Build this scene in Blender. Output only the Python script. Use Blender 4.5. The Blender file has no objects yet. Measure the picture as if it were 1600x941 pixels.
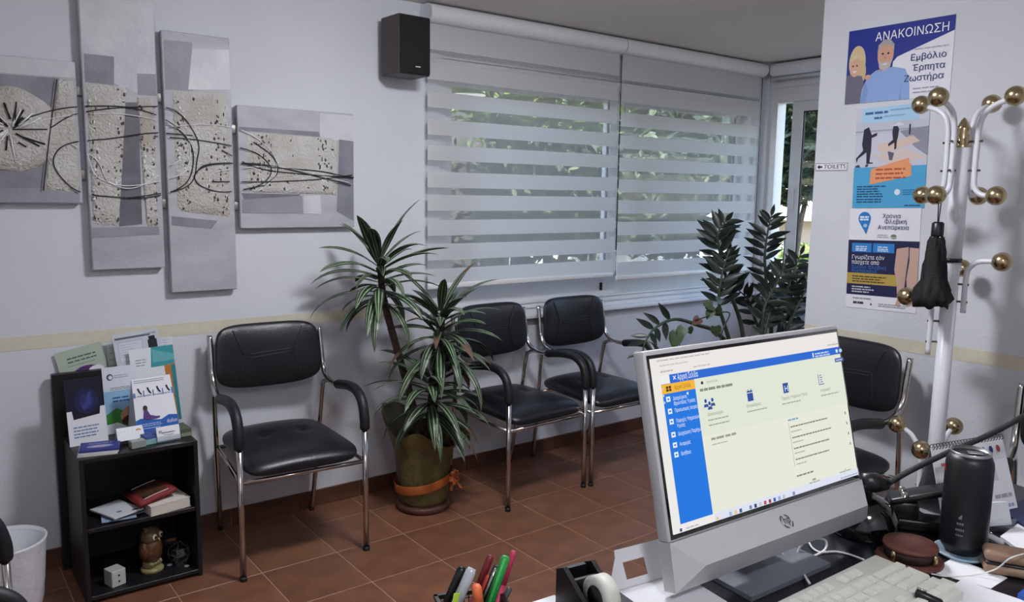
import bpy, bmesh, math, random
from mathutils import Vector, Matrix, Euler
import numpy as np
R = math.radians
PI = math.pi
random.seed(7)
scene = bpy.context.scene
COL = scene.collection

# ------------------------------------------------------------------ camera
F_PX = 1241.6
CAM = Vector((-1.0707, -3.6216, 1.5542))
YAW, PITCH, ROLL = R(37.334), R(7.5825), R(0.7736)
_f = Vector((math.sin(YAW)*math.cos(PITCH), math.cos(YAW)*math.cos(PITCH), -math.sin(PITCH)))
_r = Vector((math.cos(YAW), -math.sin(YAW), 0))
_u = _r.cross(_f)
CR = math.cos(ROLL)*_r + math.sin(ROLL)*_u
CU = -math.sin(ROLL)*_r + math.cos(ROLL)*_u
CF = _f
cam_d = bpy.data.cameras.new('camera')
cam_d.sensor_width = 36.0
cam_d.lens = F_PX/1600*36.0
cam_d.clip_start = 0.02
cam_d.clip_end = 200
cam = bpy.data.objects.new('camera', cam_d)
COL.objects.link(cam)
cam.matrix_world = Matrix(((CR.x, CU.x, -CF.x, CAM.x), (CR.y, CU.y, -CF.y, CAM.y), (CR.z, CU.z, -CF.z, CAM.z), (0, 0, 0, 1)))
scene.camera = cam

def at(u, v, axis, val):
    """world point seen at photo pixel (u, v) on the plane axis = val (0 x, 1 y, 2 z)"""
    d = CR*((u-800)/F_PX) + CU*((470.5-v)/F_PX) + CF
    return CAM + d*((val-CAM[axis])/d[axis])
def scale_at(P):
    return (Vector(P)-CAM).dot(CF)/F_PX          # metres per photo pixel

# ------------------------------------------------------------------ world, sun, exposure
world = bpy.data.worlds.new('sky'); scene.world = world
world.use_nodes = True
nt = world.node_tree
sky = nt.nodes.new('ShaderNodeTexSky')
sky.sky_type = 'NISHITA'; sky.sun_disc = False
sky.sun_elevation = R(52); sky.sun_rotation = R(200)
nt.links.new(sky.outputs[0], nt.nodes['Background'].inputs[0])
nt.nodes['Background'].inputs[1].default_value = 1.0
sun_d = bpy.data.lights.new('sun', 'SUN'); sun_d.energy = 6.5; sun_d.angle = R(1.0); sun_d.color = (1, .95, .86)
sun = bpy.data.objects.new('sun', sun_d); COL.objects.link(sun)
sun.rotation_euler = Vector((0.35, 0.55, -0.95)).to_track_quat('-Z', 'Y').to_euler()
vs = scene.view_settings
vs.view_transform = 'Standard'; vs.look = 'None'; vs.gamma = 1.0; vs.use_curve_mapping = False
vs.exposure = 0.0
CEIL_LIGHT_L = 119.0
CEIL_LIGHT_COL = (0.93, 0.95, 1.0)

# ------------------------------------------------------------------ materials
def lin(c):
    if isinstance(c, str):
        c = tuple(int(c[i:i+2], 16)/255 for i in (0, 2, 4))
    return tuple((x/12.92 if x <= .04045 else ((x+.055)/1.055)**2.4) for x in c)
MATS = {}
def mat(name, col, rough=.5, metal=0., var=0., vscale=20., bump=0., bscale=60., spec=.5, coat=0., emit=0., rand=0., stretch=None, col2=None):
    if name in MATS: return MATS[name]
    m = bpy.data.materials.new(name); m.use_nodes = True
    n = m.node_tree.nodes; l = m.node_tree.links
    b = n['Principled BSDF']
    c = lin(col)
    b.inputs['Base Color'].default_value = (*c, 1)
    b.inputs['Roughness'].default_value = rough
    b.inputs['Metallic'].default_value = metal
    b.inputs['Specular IOR Level'].default_value = spec
    b.inputs['Coat Weight'].default_value = coat
    if emit:
        b.inputs['Emission Color'].default_value = (*c, 1); b.inputs['Emission Strength'].default_value = emit
        b.inputs['Base Color'].default_value = (.01, .01, .01, 1)
    vec = None
    if var or bump or col2:
        tc = n.new('ShaderNodeTexCoord'); vec = tc.outputs['Object']
        if stretch:
            mp = n.new('ShaderNodeMapping'); mp.inputs['Scale'].default_value = stretch
            l.new(vec, mp.inputs[0]); vec = mp.outputs[0]
    if var or col2:
        nz = n.new('ShaderNodeTexNoise'); nz.inputs['Scale'].default_value = vscale; nz.inputs['Detail'].default_value = 6
        l.new(vec, nz.inputs['Vector'])
        rp = n.new('ShaderNodeValToRGB')
        rp.color_ramp.elements[0].position = .3; rp.color_ramp.elements[1].position = .7
        ca = lin(col2) if col2 else tuple(max(0, x*(1-var)) for x in c)
        cb = c if col2 else tuple(min(1, x*(1+var)) for x in c)
        rp.color_ramp.elements[0].color = (*ca, 1); rp.color_ramp.elements[1].color = (*cb, 1)
        l.new(nz.outputs['Fac'], rp.inputs[0]); out = rp.outputs[0]
        if rand:
            oi = n.new('ShaderNodeObjectInfo'); hv = n.new('ShaderNodeHueSaturation')
            mr = n.new('ShaderNodeMapRange'); mr.inputs['To Min'].default_value = 1-rand; mr.inputs['To Max'].default_value = 1+rand
            l.new(oi.outputs['Random'], mr.inputs[0]); l.new(mr.outputs[0], hv.inputs['Value']); l.new(out, hv.inputs['Color']); out = hv.outputs[0]
        l.new(out, b.inputs['Base Color'])
    if bump:
        bz = n.new('ShaderNodeTexNoise'); bz.inputs['Scale'].default_value = bscale; bz.inputs['Detail'].default_value = 4
        l.new(vec, bz.inputs['Vector'])
        bp = n.new('ShaderNodeBump'); bp.inputs['Strength'].default_value = bump; bp.inputs['Distance'].default_value = .01
        l.new(bz.outputs['Fac'], bp.inputs['Height']); l.new(bp.outputs[0], b.inputs['Normal'])
    MATS[name] = m
    return m
def C(col, rough=.6):                      # flat print colour
    return mat('print_'+col, col, rough, spec=.3)
def EM(col, s=1.0):                        # screen pixel colour
    return mat('screen_'+col, col, .5, emit=s, spec=0)
def glass_mat(name, tint=(1, 1, 1), refl=1.0, rough=0.0):
    m = bpy.data.materials.new(name); m.use_nodes = True
    n = m.node_tree.nodes; l = m.node_tree.links
    n.remove(n['Principled BSDF'])
    t = n.new('ShaderNodeBsdfTransparent'); t.inputs[0].default_value = (*tint, 1)
    g = n.new('ShaderNodeBsdfGlossy'); g.inputs['Roughness'].default_value = rough
    fr = n.new('ShaderNodeLayerWeight'); fr.inputs[0].default_value = .5
    pw = n.new('ShaderNodeMath'); pw.operation = 'POWER'; pw.inputs[1].default_value = 4.5
    mu = n.new('ShaderNodeMath'); mu.operation = 'MULTIPLY_ADD'; mu.inputs[1].default_value = .8; mu.inputs[2].default_value = .05*refl; mu.use_clamp = True
    mx = n.new('ShaderNodeMixShader')
    l.new(fr.outputs['Facing'], pw.inputs[0]); l.new(pw.outputs[0], mu.inputs[0]); l.new(mu.outputs[0], mx.inputs[0]); l.new(t.outputs[0], mx.inputs[1]); l.new(g.outputs[0], mx.inputs[2])
    l.new(mx.outputs[0], n['Material Output'].inputs[0])
    return m
def cloth_mat(name, col, transl, transp, trans_col=None):
    m = bpy.data.materials.new(name); m.use_nodes = True
    n = m.node_tree.nodes; l = m.node_tree.links
    n.remove(n['Principled BSDF'])
    c = (*lin(col), 1)
    d = n.new('ShaderNodeBsdfDiffuse'); d.inputs[0].default_value = c
    t = n.new('ShaderNodeBsdfTranslucent'); t.inputs[0].default_value = c
    a = n.new('ShaderNodeMixShader'); a.inputs[0].default_value = transl
    l.new(d.outputs[0], a.inputs[1]); l.new(t.outputs[0], a.inputs[2])
    tr = n.new('ShaderNodeBsdfTransparent')
    b = n.new('ShaderNodeMixShader'); b.inputs[0].default_value = transp
    l.new(a.outputs[0], b.inputs[1]); l.new(tr.outputs[0], b.inputs[2])
    l.new(b.outputs[0], n['Material Output'].inputs[0])
    return m

M = {}
M['wall'] = mat('wall_paint', 'd3d5db', .85, var=.03, vscale=2.5, bump=.15, bscale=90)
M['ceiling'] = mat('ceiling_paint', 'e6e2de', .9, var=.03, vscale=3)
M['grout'] = mat('floor_grout', 'a9866e', .85, var=.15, vscale=30)
M['tile'] = mat('terracotta_tile', '835842', .45, col2='6c4632', vscale=9, bump=.12, bscale=25, rand=.07)
M['skirt'] = mat('terracotta_skirting', '61402f', .45, col2='4f3025', vscale=9, rand=.06)
M['tape'] = mat('cream_tape', 'd3cdb9', .6, var=.05, vscale=30)
M['pvc'] = mat('white_aluminium', 'dfe0e3', .35, var=.02)
M['gasket'] = mat('black_gasket', '17191b', .6)
M['glass'] = glass_mat('window_glass')
M['clear'] = glass_mat('clear_acrylic', (.93, .95, .96), 2.0, .03)
M['band'] = cloth_mat('blind_fabric', 'e8e9ea', .52, 0)
M['sheer'] = cloth_mat('blind_mesh', 'dadbdc', .4, .62)
M['leather'] = mat('black_leather', '15171c', .33, var=.2, vscale=30, bump=.12, bscale=160, spec=.55)
M['rubber'] = mat('black_rubber', '141519', .5, bump=.05, bscale=200)
M['chrome'] = mat('chrome_tube', 'c5bfbb', .16, metal=1.)
M['brass'] = mat('brass', 'b9a884', .24, metal=1.)
M['white_metal'] = mat('white_enamel', 'e2e3ea', .3, var=.02)
M['black_wood'] = mat('black_shelf_board', '17151a', .45, var=.2, vscale=15, stretch=(1, 1, 12))
M['desk'] = mat('black_desk_laminate', '14161d', .28, var=.2, vscale=60)
M['black'] = mat('black_plastic', '111215', .35)
M['gloss_black'] = mat('glossy_black_plastic', '08090b', .08, coat=.5)
M['white_plastic'] = mat('white_plastic', 'e6e6e1', .4)
M['paper'] = mat('white_paper', 'e8e8ec', .75)
M['silver'] = mat('silver_plastic', 'c8c8c9', .4, metal=.1)

# ------------------------------------------------------------------ mesh helpers
class MB:
    def __init__(s): s.v = []; s.f = []; s.m = []; s.mats = []; s.sm = []
    def mi(s, m):
        if m not in s.mats: s.mats.append(m)
        return s.mats.index(m)
    def add(s, vs, fs, m, smooth=False, X=None):
        k = len(s.v)
        s.v += [tuple(X @ Vector(v)) if X else tuple(v) for v in vs]
        i = s.mi(m)
        for f in fs:
            s.f.append(tuple(k+a for a in f)); s.m.append(i); s.sm.append(smooth)
        return s
    def box(s, c, d, m, X=None, rot=None):
        x, y, z = (a/2 for a in d)
        vs = [(sx*x, sy*y, sz*z) for sz in (-1, 1) for sy in (-1, 1) for sx in (-1, 1)]
        if rot is not None:
            E = Euler(rot).to_matrix(); vs = [E @ Vector(v) for v in vs]
        vs = [Vector(v)+Vector(c) for v in vs]
        fs = [(0, 2, 3, 1), (4, 5, 7, 6), (0, 1, 5, 4), (2, 6, 7, 3), (0, 4, 6, 2), (1, 3, 7, 5)]
        return s.add(vs, fs, m, False, X)
    def span(s, a, b, m):
        return s.box([(p+q)/2 for p, q in zip(a, b)], [abs(q-p) for p, q in zip(a, b)], m)
    def rbox(s, c, d, r, m, seg=2, rot=None, X=None, smooth=True):
        bm = bmesh.new(); bmesh.ops.create_cube(bm, size=1)
        for v in bm.verts: v.co = Vector((v.co.x*d[0], v.co.y*d[1], v.co.z*d[2]))
        bmesh.ops.bevel(bm, geom=bm.edges[:], offset=min(r, min(d)*.49), segments=seg, affect='EDGES', profile=.5)
        T = Matrix.Translation(Vector(c))
        if rot is not None: T = T @ Euler(rot).to_matrix().to_4x4()
        if X: T = X @ T
        bm.verts.index_update()
        vs = [T @ v.co for v in bm.verts]; fs = [[v.index for v in f.verts] for f in bm.faces]
        bm.free()
        return s.add(vs, fs, m, smooth)
    def tube(s, pts, r, m, seg=10, cap=True, X=None):
        pts = [Vector(p) for p in pts]; n = len(pts)
        rs = r if isinstance(r, (list, tuple)) else [r]*n
        vs = []; fs = []; prev = None
        for i, p in enumerate(pts):
            t = (pts[min(i+1, n-1)]-pts[max(i-1, 0)])
            t = t.normalized() if t.length > 1e-9 else Vector((0, 0, 1))
            if prev is None:
                a = Vector((1, 0, 0)) if abs(t.x) < .9 else Vector((0, 1, 0))
                nrm = (a - t*a.dot(t)).normalized()
            else:
                nrm = (prev - t*prev.dot(t)).normalized()
            prev = nrm; b = t.cross(nrm)
            for k in range(seg):
                th = 2*PI*k/seg
                vs.append(p+(nrm*math.cos(th)+b*math.sin(th))*rs[i])
        for i in range(n-1):
            for k in range(seg):
                k2 = (k+1) % seg
                fs.append((i*seg+k, i*seg+k2, (i+1)*seg+k2, (i+1)*seg+k))
        if cap:
            fs.append(tuple(range(seg))[::-1]); fs.append(tuple((n-1)*seg+k for k in range(seg)))
        return s.add(vs, fs, m, True, X)
    def lathe(s, prof, m, seg=28, c=(0, 0, 0), warp=None, capb=True, capt=True, X=None):
        vs = []; fs = []; n = len(prof)
        for (r, z) in prof:
            for k in range(seg):
                th = 2*PI*k/seg
                rr, zz = warp(r, z, th) if warp else (r, z)
                vs.append((c[0]+rr*math.cos(th), c[1]+rr*math.sin(th), c[2]+zz))
        for i in range(n-1):
            for k in range(seg):
                k2 = (k+1) % seg
                fs.append((i*seg+k, i*seg+k2, (i+1)*seg+k2, (i+1)*seg+k))
        if capb: fs.append(tuple(range(seg))[::-1])
        if capt: fs.append(tuple((n-1)*seg+k for k in range(seg)))
        return s.add(vs, fs, m, True, X)
    def ball(s, c, r, m, seg=16, sc=(1, 1, 1)):
        prof = [(math.sin(PI*i/(seg//2))*r, -math.cos(PI*i/(seg//2))*r) for i in range(seg//2+1)]
        prof[0] = (r*.02, -r); prof[-1] = (r*.02, r)
        k = len(s.v); s.lathe(prof, m, seg)
        for i in range(k, len(s.v)):
            x, y, z = s.v[i]; s.v[i] = (x*sc[0]+c[0], y*sc[1]+c[1], z*sc[2]+c[2])
        return s
    def cushion(s, d, m, n=6, mm=3, cuts=9, f=None):
        bm = bmesh.new(); bmesh.ops.create_cube(bm, size=2)
        bmesh.ops.subdivide_edges(bm, edges=bm.edges[:], cuts=cuts, use_grid_fill=True)
        for v in bm.verts:
            x, y, z = v.co
            t = ((abs(x)**n+abs(y)**n)**(mm/n)+abs(z)**mm)**(1/mm)
            v.co = Vector((x/t*d[0]/2, y/t*d[1]/2, z/t*d[2]/2))
            if f: v.co = Vector(f(*v.co))
        bm.verts.index_update()
        vs = [v.co.copy() for v in bm.verts]; fs = [[v.index for v in q.verts] for q in bm.faces]; bm.free()
        return s.add(vs, fs, m, True)
    def prism(s, poly, z0, z1, m, X=None):
        n = len(poly)
        vs = [(x, y, z0) for x, y in poly]+[(x, y, z1) for x, y in poly]
        fs = [tuple(range(n))[::-1], tuple(range(n, 2*n))]+[(i, (i+1) % n, n+(i+1) % n, n+i) for i in range(n)]
        return s.add(vs, fs, m, False, X)
    def quad(s, x0, y0, x1, y1, z, m):
        return s.add([(x0, y0, z), (x1, y0, z), (x1, y1, z), (x0, y1, z)], [(0, 1, 2, 3)], m)
    def flat(s, pts, z, m):
        return s.add([(x, y, z) for x, y in pts], [tuple(range(len(pts)))], m)
    def ell(s, cx, cy, rx, ry, z, m, seg=20, a=0.):
        return s.flat([(cx+rx*math.cos(t)*math.cos(a)-ry*math.sin(t)*math.sin(a), cy+rx*math.cos(t)*math.sin(a)+ry*math.sin(t)*math.cos(a)) for t in [2*PI*k/seg for k in range(seg)]], z, m)
    def build(s, name, parent=None, loc=None, rot=None):
        me = bpy.data.meshes.new(name)
        me.from_pydata([tuple(v) for v in s.v], [], s.f)
        for m in s.mats: me.materials.append(m)
        me.polygons.foreach_set('material_index', s.m)
        me.polygons.foreach_set('use_smooth', s.sm)
        me.update()
        return link(name, me, parent, loc, rot)
def link(name, me, parent=None, loc=None, rot=None):
    o = bpy.data.objects.new(name, me); COL.objects.link(o)
    if parent: o.parent = parent
    if loc is not None: o.location = loc
    if rot is not None: o.rotation_euler = rot
    return o
def tag(o, label, cat, group=None, kind=None):
    o['label'] = label; o['category'] = cat
    if group: o['group'] = group
    if kind: o['kind'] = kind
    return o
def struct(o, label=None):
    o['kind'] = 'structure'
    if label: o['label'] = label
    return o
def empty(name, loc=(0, 0, 0), rz=0.):
    o = bpy.data.objects.new(name, None); COL.objects.link(o); o.location = loc; o.rotation_euler = (0, 0, rz)
    o.empty_display_size = .1
    return o
def frame(o, org, right, up):
    """local x = right as seen, y = up, z = towards the viewer"""
    x = Vector(right).normalized(); z = x.cross(Vector(up)).normalized(); y = z.cross(x)
    o.matrix_world = Matrix(((x.x, y.x, z.x, org[0]), (x.y, y.y, z.y, org[1]), (x.z, y.z, z.z, org[2]), (0, 0, 0, 1)))
    return o
def spline(pts, n=8):
    P = [Vector(p) for p in pts]; P = [P[0]*2-P[1]]+P+[P[-1]*2-P[-2]]
    out = []
    for i in range(1, len(P)-2):
        a, b, c, d = P[i-1:i+3]
        for k in range(n):
            t = k/n
            out.append(.5*((2*b)+(c-a)*t+(2*a-5*b+4*c-d)*t*t+(3*b-a-3*c+d)*t**3))
    out.append(P[-2]); return out
FONTS = []
def text(body, parent, x, y, size, m, z=.0012, align='LEFT', width=None, bold=0., shear=0., name='lettering', rot=0.):
    """flat lettering on a surface: baseline at (x, y) of the parent's face"""
    cu = bpy.data.curves.new(name, 'FONT'); cu.body = body; cu.size = 1.0; cu.align_x = align
    cu.fill_mode = 'NONE'; cu.resolution_u = 3; cu.offset = bold/size; cu.shear = shear
    o = bpy.data.objects.new(name, cu); COL.objects.link(o); o.parent = parent; o.location = (x, y, z); o.rotation_euler = (0, 0, rot)
    cu.materials.append(m); FONTS.append((o, width, size))
    return o
def bars(mb, x0, x1, ys, h, m, z, rag=.25, word=.045):
    """lines of print too small to read: rows of short word-like dashes"""
    for y in ys:
        x = x0; xe = x1-(x1-x0)*rag*random.random()
        while x < xe-.1*word:
            w = min(word*random.uniform(.5, 1.5), xe-x); mb.quad(x, y, x+w*.85, y+h, z, m); x += w

# ------------------------------------------------------------------ the setting
XP = 2.25            # partition with posters
XB = 3.97            # far wall with the second window
XL = -1.75; YF = -4.7; ZC = 2.51; T = .2
mb = MB(); mb.span((XL-T, YF-T, -.12), (XB+T, T, -.0015), M['grout'])
floor = struct(mb.build('floor'))
TS = .33
tile_me = {}
def tile_mesh(w, d, key, m, th=.008, bev=.0015):
    k = (round(w, 3), round(d, 3), key)
    if k not in tile_me:
        b = MB(); b.rbox((0, 0, 0), (w, d, th), bev, m, seg=1, smooth=False)
        me = bpy.data.meshes.new('tile'); me.from_pydata([tuple(v) for v in b.v], [], b.f); me.materials.append(m)
        tile_me[k] = me
    return tile_me[k]
for i in range(-6, 12):
    for j in range(0, 11):
        x0, x1 = i*TS, (i+1)*TS
        y1, y0 = .109-TS*j, .109-TS*(j+1)
        x0 = max(x0, XL); x1 = min(x1, XB); y1 = min(y1, 0.)
        if x1-x0 < .02 or y1-y0 < .02: continue
        if x0 > XP-.1 and y0 < -2.2: continue
        g = .0038
        link('floor_tile', tile_mesh(x1-x0-g, y1-y0-g, 'f', M['tile']), floor, ((x0+x1)/2, (y0+y1)/2, -.004))
# window openings
W1 = (1.20, 3.90, .86, 2.44)     # x0 x1 z0 z1 in the back wall
W2 = (-1.42, -.045, .86, 2.44)   # y0 y1 z0 z1 in the far right wall
mb = MB()
mb.span((XL-T, 0, -.1), (W1[0], T, 2.9), M['wall']); mb.span((W1[1], 0, -.1), (XB+T, T, 2.9), M['wall'])
mb.span((W1[0], 0, -.1), (W1[1], T, W1[2]), M['wall']); mb.span((W1[0], 0, W1[3]), (W1[1], T, 2.9), M['wall'])
struct(mb.build('wall_back'), 'white painted wall with the canvases and the wide window')
mb = MB()
mb.span((XB, YF-T, -.1), (XB+T, W2[0], 2.9), M['wall']); mb.span((XB, W2[1], -.1), (XB+T, 0, 2.9), M['wall'])
mb.span((XB, W2[0], -.1), (XB+T, W2[1], W2[2]), M['wall']); mb.span((XB, W2[0], W2[3]), (XB+T, W2[1], 2.9), M['wall'])
struct(mb.build('wall_right'), 'far wall with the second window behind the leafy plant')
mb = MB(); mb.span((XP, YF, 0), (XP+.12, -1.53, ZC), M['wall'])
struct(mb.build('wall_partition'), 'white partition wall carrying the posters')
mb = MB(); mb.span((XL-T, YF-T, -.1), (XL, T, 2.9), M['wall']); struct(mb.build('wall_left'))
mb = MB(); mb.span((XL-T, YF-T, -.1), (XB+T, YF, 2.9), M['wall']); struct(mb.build('wall_front'))
mb = MB(); mb.span((XL-T, YF-T, ZC), (XB+T+.35, T+.35, 2.95), M['ceiling']); struct(mb.build('ceiling'))
# tiled skirting, piece by piece
def skirting(name, axis, start, end, other, sign):
    base = MB()
    if axis == 0: base.span((start, other-.006, 0), (end, other, .082), M['grout'])
    else: base.span((other-.006, start, 0), (other, end, .082), M['grout'])
    b = struct(base.build(name))
    x = start
    while x < end-.03:
        e = min(end, (math.floor((x-.05)/TS+1e-6)+1)*TS+.05)
        if e-x > .02:
            L = e-x-.004
            if axis == 0: link('skirting_tile', tile_mesh(L, .082, 's', M['skirt'], .009), b, ((x+e)/2, other-.0085, .041), (PI/2, 0, 0))
            else: link('skirting_tile', tile_mesh(L, .082, 's', M['skirt'], .009), b, (other-.0085, (x+e)/2, .041), (PI/2, 0, -PI/2))
        x = e
skirting('baseboard_back', 0, XL, XB, 0., 1)
skirting('baseboard_partition', 1, -4.6, -1.53, XP, 1)
skirting('baseboard_right', 1, -1.5, -.02, XB, 1)
mb = MB(); mb.span((XL, -.0015, .922), (.93, 0, .977), M['tape']); struct(mb.build('trim_1'), 'cream masking strip across the back wall')
mb = MB(); mb.span((XP-.0015, YF, .922), (XP, -1.535, .977), M['tape']); struct(mb.build('trim_2'), 'cream masking strip across the partition')

# ---- window 1: sliding, white aluminium
def glass_pane(name, parent, a, b):
    m = MB(); c = [(p+q)/2 for p, q in zip(a, b)]
    if abs(a[1]-b[1]) < .05: vs = [(a[0], c[1], a[2]), (b[0], c[1], a[2]), (b[0], c[1], b[2]), (a[0], c[1], b[2])]
    else: vs = [(c[0], a[1], a[2]), (c[0], b[1], a[2]), (c[0], b[1], b[2]), (c[0], a[1], b[2])]
    m.add(vs, [(0, 1, 2, 3)], M['glass']); return m.build(name, parent)
x0, x1, z0, z1 = W1
w = empty('window_1'); struct(w, 'wide white sliding window behind the striped blinds')
m = MB()
m.span((x0, .03, z0), (x0+.05, .13, z1), M['pvc']); m.span((x1-.05, .03, z0), (x1, .13, z1), M['pvc'])
m.span((x0+.05, .03, z0), (x1-.05, .13, z0+.06), M['pvc']); m.span((x0+.05, .03, 2.20), (x1-.05, .13, z1), M['pvc'])
m.span((x0, .02, 2.26), (x1, .03, 2.262), M['gasket'])
m.build('window_frame', w)
def sash(nm, a, b, y):
    m = MB(); s_ = .075
    m.span((a, y, z0+.06), (a+s_, y+.03, 2.20), M['pvc']); m.span((b-s_, y, z0+.06), (b, y+.03, 2.20), M['pvc'])
    m.span((a+s_, y, z0+.06), (b-s_, y+.03, z0+.21), M['pvc']); m.span((a+s_, y, 2.13), (b-s_, y+.03, 2.20), M['pvc'])
    g = .006
    m.span((a+s_, y+.008, z0+.21), (a+s_+g, y+.022, 2.13), M['gasket']); m.span((b-s_-g, y+.008, z0+.21), (b-s_, y+.022, 2.13), M['gasket'])
    o = m.build('sash', w)
    glass_pane('pane', o, (a+s_, y+.012, z0+.21), (b-s_, y+.018, 2.13))
    return o
sash('s', x0+.03, 2.56, .05); sash('s', 2.49, x1-.03, .09)
m = MB(); m.rbox((2.44, .075, .985), (.03, .02, .06), .004, M['pvc']); m.rbox((2.44, .055, .985), (.018, .03, .05), .004, M['gasket'])
m.build('latch', w)
m = MB(); m.rbox(((x0+x1)/2, -.005, z0-.008), (x1-x0+.05, .09, .022), .004, M['pvc']); m.build('window_sill', w)
m = MB()
for z in (.895, .925): m.span((x0+.05, .018, z), (x1-.05, .03, z+.012), M['pvc'])
m.build('sliding_track', w)

# ---- window 2 in the far right wall
y0, y1, z0, z1 = W2
w2 = empty('window_2'); struct(w2, 'white sliding window beyond the partition')
m = MB(); xw = XB+.03
m.span((xw, y0, z0), (xw+.1, y0+.05, z1), M['pvc']); m.span((xw, y1-.06, z0), (xw+.1, y1, z1), M['pvc'])
m.span((xw, y0+.05, z0), (xw+.1, y1-.06, z0+.05), M['pvc']); m.span((xw, y0+.05, 2.24), (xw+.1, y1-.06, z1), M['pvc'])
for z in (2.30, 2.345, 2.39): m.span((xw-.012, y0, z), (xw, y1, z+.028), M['pvc'])
m.build('window_frame', w2)
def sash2(a, b, x, s_=.085):
    m = MB()
    m.span((x, a, z0+.05), (x+.03, a+s_, 2.24), M['pvc']); m.span((x, b-s_, z0+.05), (x+.03, b, 2.24), M['pvc'])
    m.span((x, a+s_, z0+.05), (x+.03, b-s_, z0+.13), M['pvc']); m.span((x, a+s_, 2.17), (x+.03, b-s_, 2.24), M['pvc'])
    m.span((x+.008, b-s_-.008, z0+.13), (x+.022, b-s_, 2.17), M['gasket']); m.span((x+.008, a+s_, 2.162), (x+.022, b-s_, 2.17), M['gasket'])
    m.rbox((x-.008, b-s_/2, 1.55), (.014, .022, .16), .004, M['pvc'])
    o = m.build('sash', w2)
    glass_pane('pane', o, (x+.012, a+s_, z0+.13), (x+.018, b-s_, 2.17))
sash2(-1.37, -.215, xw+.02)
m = MB(); m.rbox((XB-.005, (y0+y1)/2, z0-.008), (.09, y1-y0+.05, .022), .004, M['pvc']); m.build('window_sill', w2)

# ---- striped roller blinds
OPL = [(2.45, 2.282), (2.219, 2.134), (2.074, 1.995), (1.937, 1.857), (1.806, 1.728), (1.670, 1.588), (1.551, 1.468), (1.421, 1.338), (1.295, 1.208), (1.164, 1.085)]
OPR = [(2.45, 2.262), (2.240, 2.128), (2.067, 1.983), (1.930, 1.849), (1.794, 1.713), (1.662, 1.580), (1.532, 1.449), (1.398, 1.314), (1.270, 1.189), (1.145, 1.060)]
def blind(xa, xb, bands, label):
    b = empty('roller_blind', ((xa+xb)/2, -.06, bands[-1][1]))
    zb = b.location.z; hw = (xb-xa)/2
    k = MB()
    prof = [(-.058, 2.405), (.045, 2.405), (.058, 2.42), (.058, 2.47), (.03, 2.502), (-.03, 2.502), (-.058, 2.49)]
    n = 14
    pr = [(-math.cos(t)*.046-.012 if True else 0, math.sin(t)*.046) for t in [PI*(-.5)+PI*q/n for q in range(n+1)]]
    ys = [(p[0]+0., 2.455+p[1]-zb) for p in pr]+[(.055, 2.501-zb), (.055, 2.409-zb)]
    vs = [(sx*(hw+.008), yy, zz) for sx in (-1, 1) for yy, zz in ys]; N = len(ys)
    fs = [tuple(range(N)), tuple(range(N, 2*N))[::-1]]+[(q, N+q, N+(q+1) % N, (q+1) % N) for q in range(N)]
    k.add(vs, fs, M['pvc']); k.build('cassette', b)
    for i, (a, c) in enumerate(bands):
        m = MB(); m.box((0, 0, (a+c)/2-zb), (hw*2, .0016, a-c), M['band']); m.build('fabric_band', b)
        m = MB(); lo = bands[i+1][0] if i+1 < len(bands) else None
        if lo:
            m.add([(-hw, .001, c-zb), (hw, .001, c-zb), (hw, .001, lo-zb), (-hw, .001, lo-zb)], [(0, 1, 2, 3)], M['sheer']); m.build('sheer_band', b)
    m = MB(); m.rbox((0, 0, -.014), (hw*2, .018, .03), .006, M['pvc']); m.build('bottom_bar', b)
    m = MB(); m.tube([(hw+.006, -.01, 2.40-zb), (hw+.006, -.012, 1.9-zb), (hw+.006, -.012, -.02)], .0022, M['gasket'], 6); m.build('bead_chain', b)
    return tag(b, label, 'blind', 'striped roller blinds on the wide window')
blind(1.088, 2.441, OPL, 'left striped day-night roller blind, next to the wall speaker')
blind(2.466, 3.845, OPR, 'right striped day-night roller blind, in the corner behind the leafy fronds')
# bare blind cassette over window 2
m = MB(); pts = []
cc = empty('blind_cassette', (XB-.06, -.75, 2.41))
k = MB(); k.rbox((0, 0, .045), (.1, 1.30, .09), .035, M['pvc'], 4); k.build('cover', cc)
k = MB(); k.tube([(0, -.64, -.012), (0, .64, -.012)], .012, M['pvc'], 10); k.build('bottom_bar', cc)
tag(cc, 'white rolled-up blind cassette above the second window', 'blind')

# ------------------------------------------------------------------ ceiling lamps (out of frame, they light the room)
def ceiling_lamp(x, y, label, strength):
    o = empty('ceiling_light', (x, y, ZC))
    m = MB(); m.lathe([(.20, -.03), (.205, -.022), (.20, 0)], M['pvc'], 36); m.build('housing', o)
    dm = mat('opal_dome_%d' % int(strength), 'ffffff', .5, emit=strength)
    dm.node_tree.nodes['Principled BSDF'].inputs['Emission Color'].default_value = (*CEIL_LIGHT_COL, 1)
    m = MB(); m.lathe([(.185*math.cos(t), -.03-.085*math.sin(t)) for t in [PI/2*k/8 for k in range(8)]]+[(.004, -.115)], dm, 36, capb=False); m.build('opal_dome', o)
    tag(o, label, 'lamp')
ceiling_lamp(.55, -1.72, 'round white ceiling lamp above the middle of the waiting room', CEIL_LIGHT_L)
ceiling_lamp(-.6, -3.95, 'round white ceiling lamp behind the desk', CEIL_LIGHT_L*.48)
ceiling_lamp(3.2, -2.6, 'round white ceiling lamp in the passage behind the partition', CEIL_LIGHT_L*.25)

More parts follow.
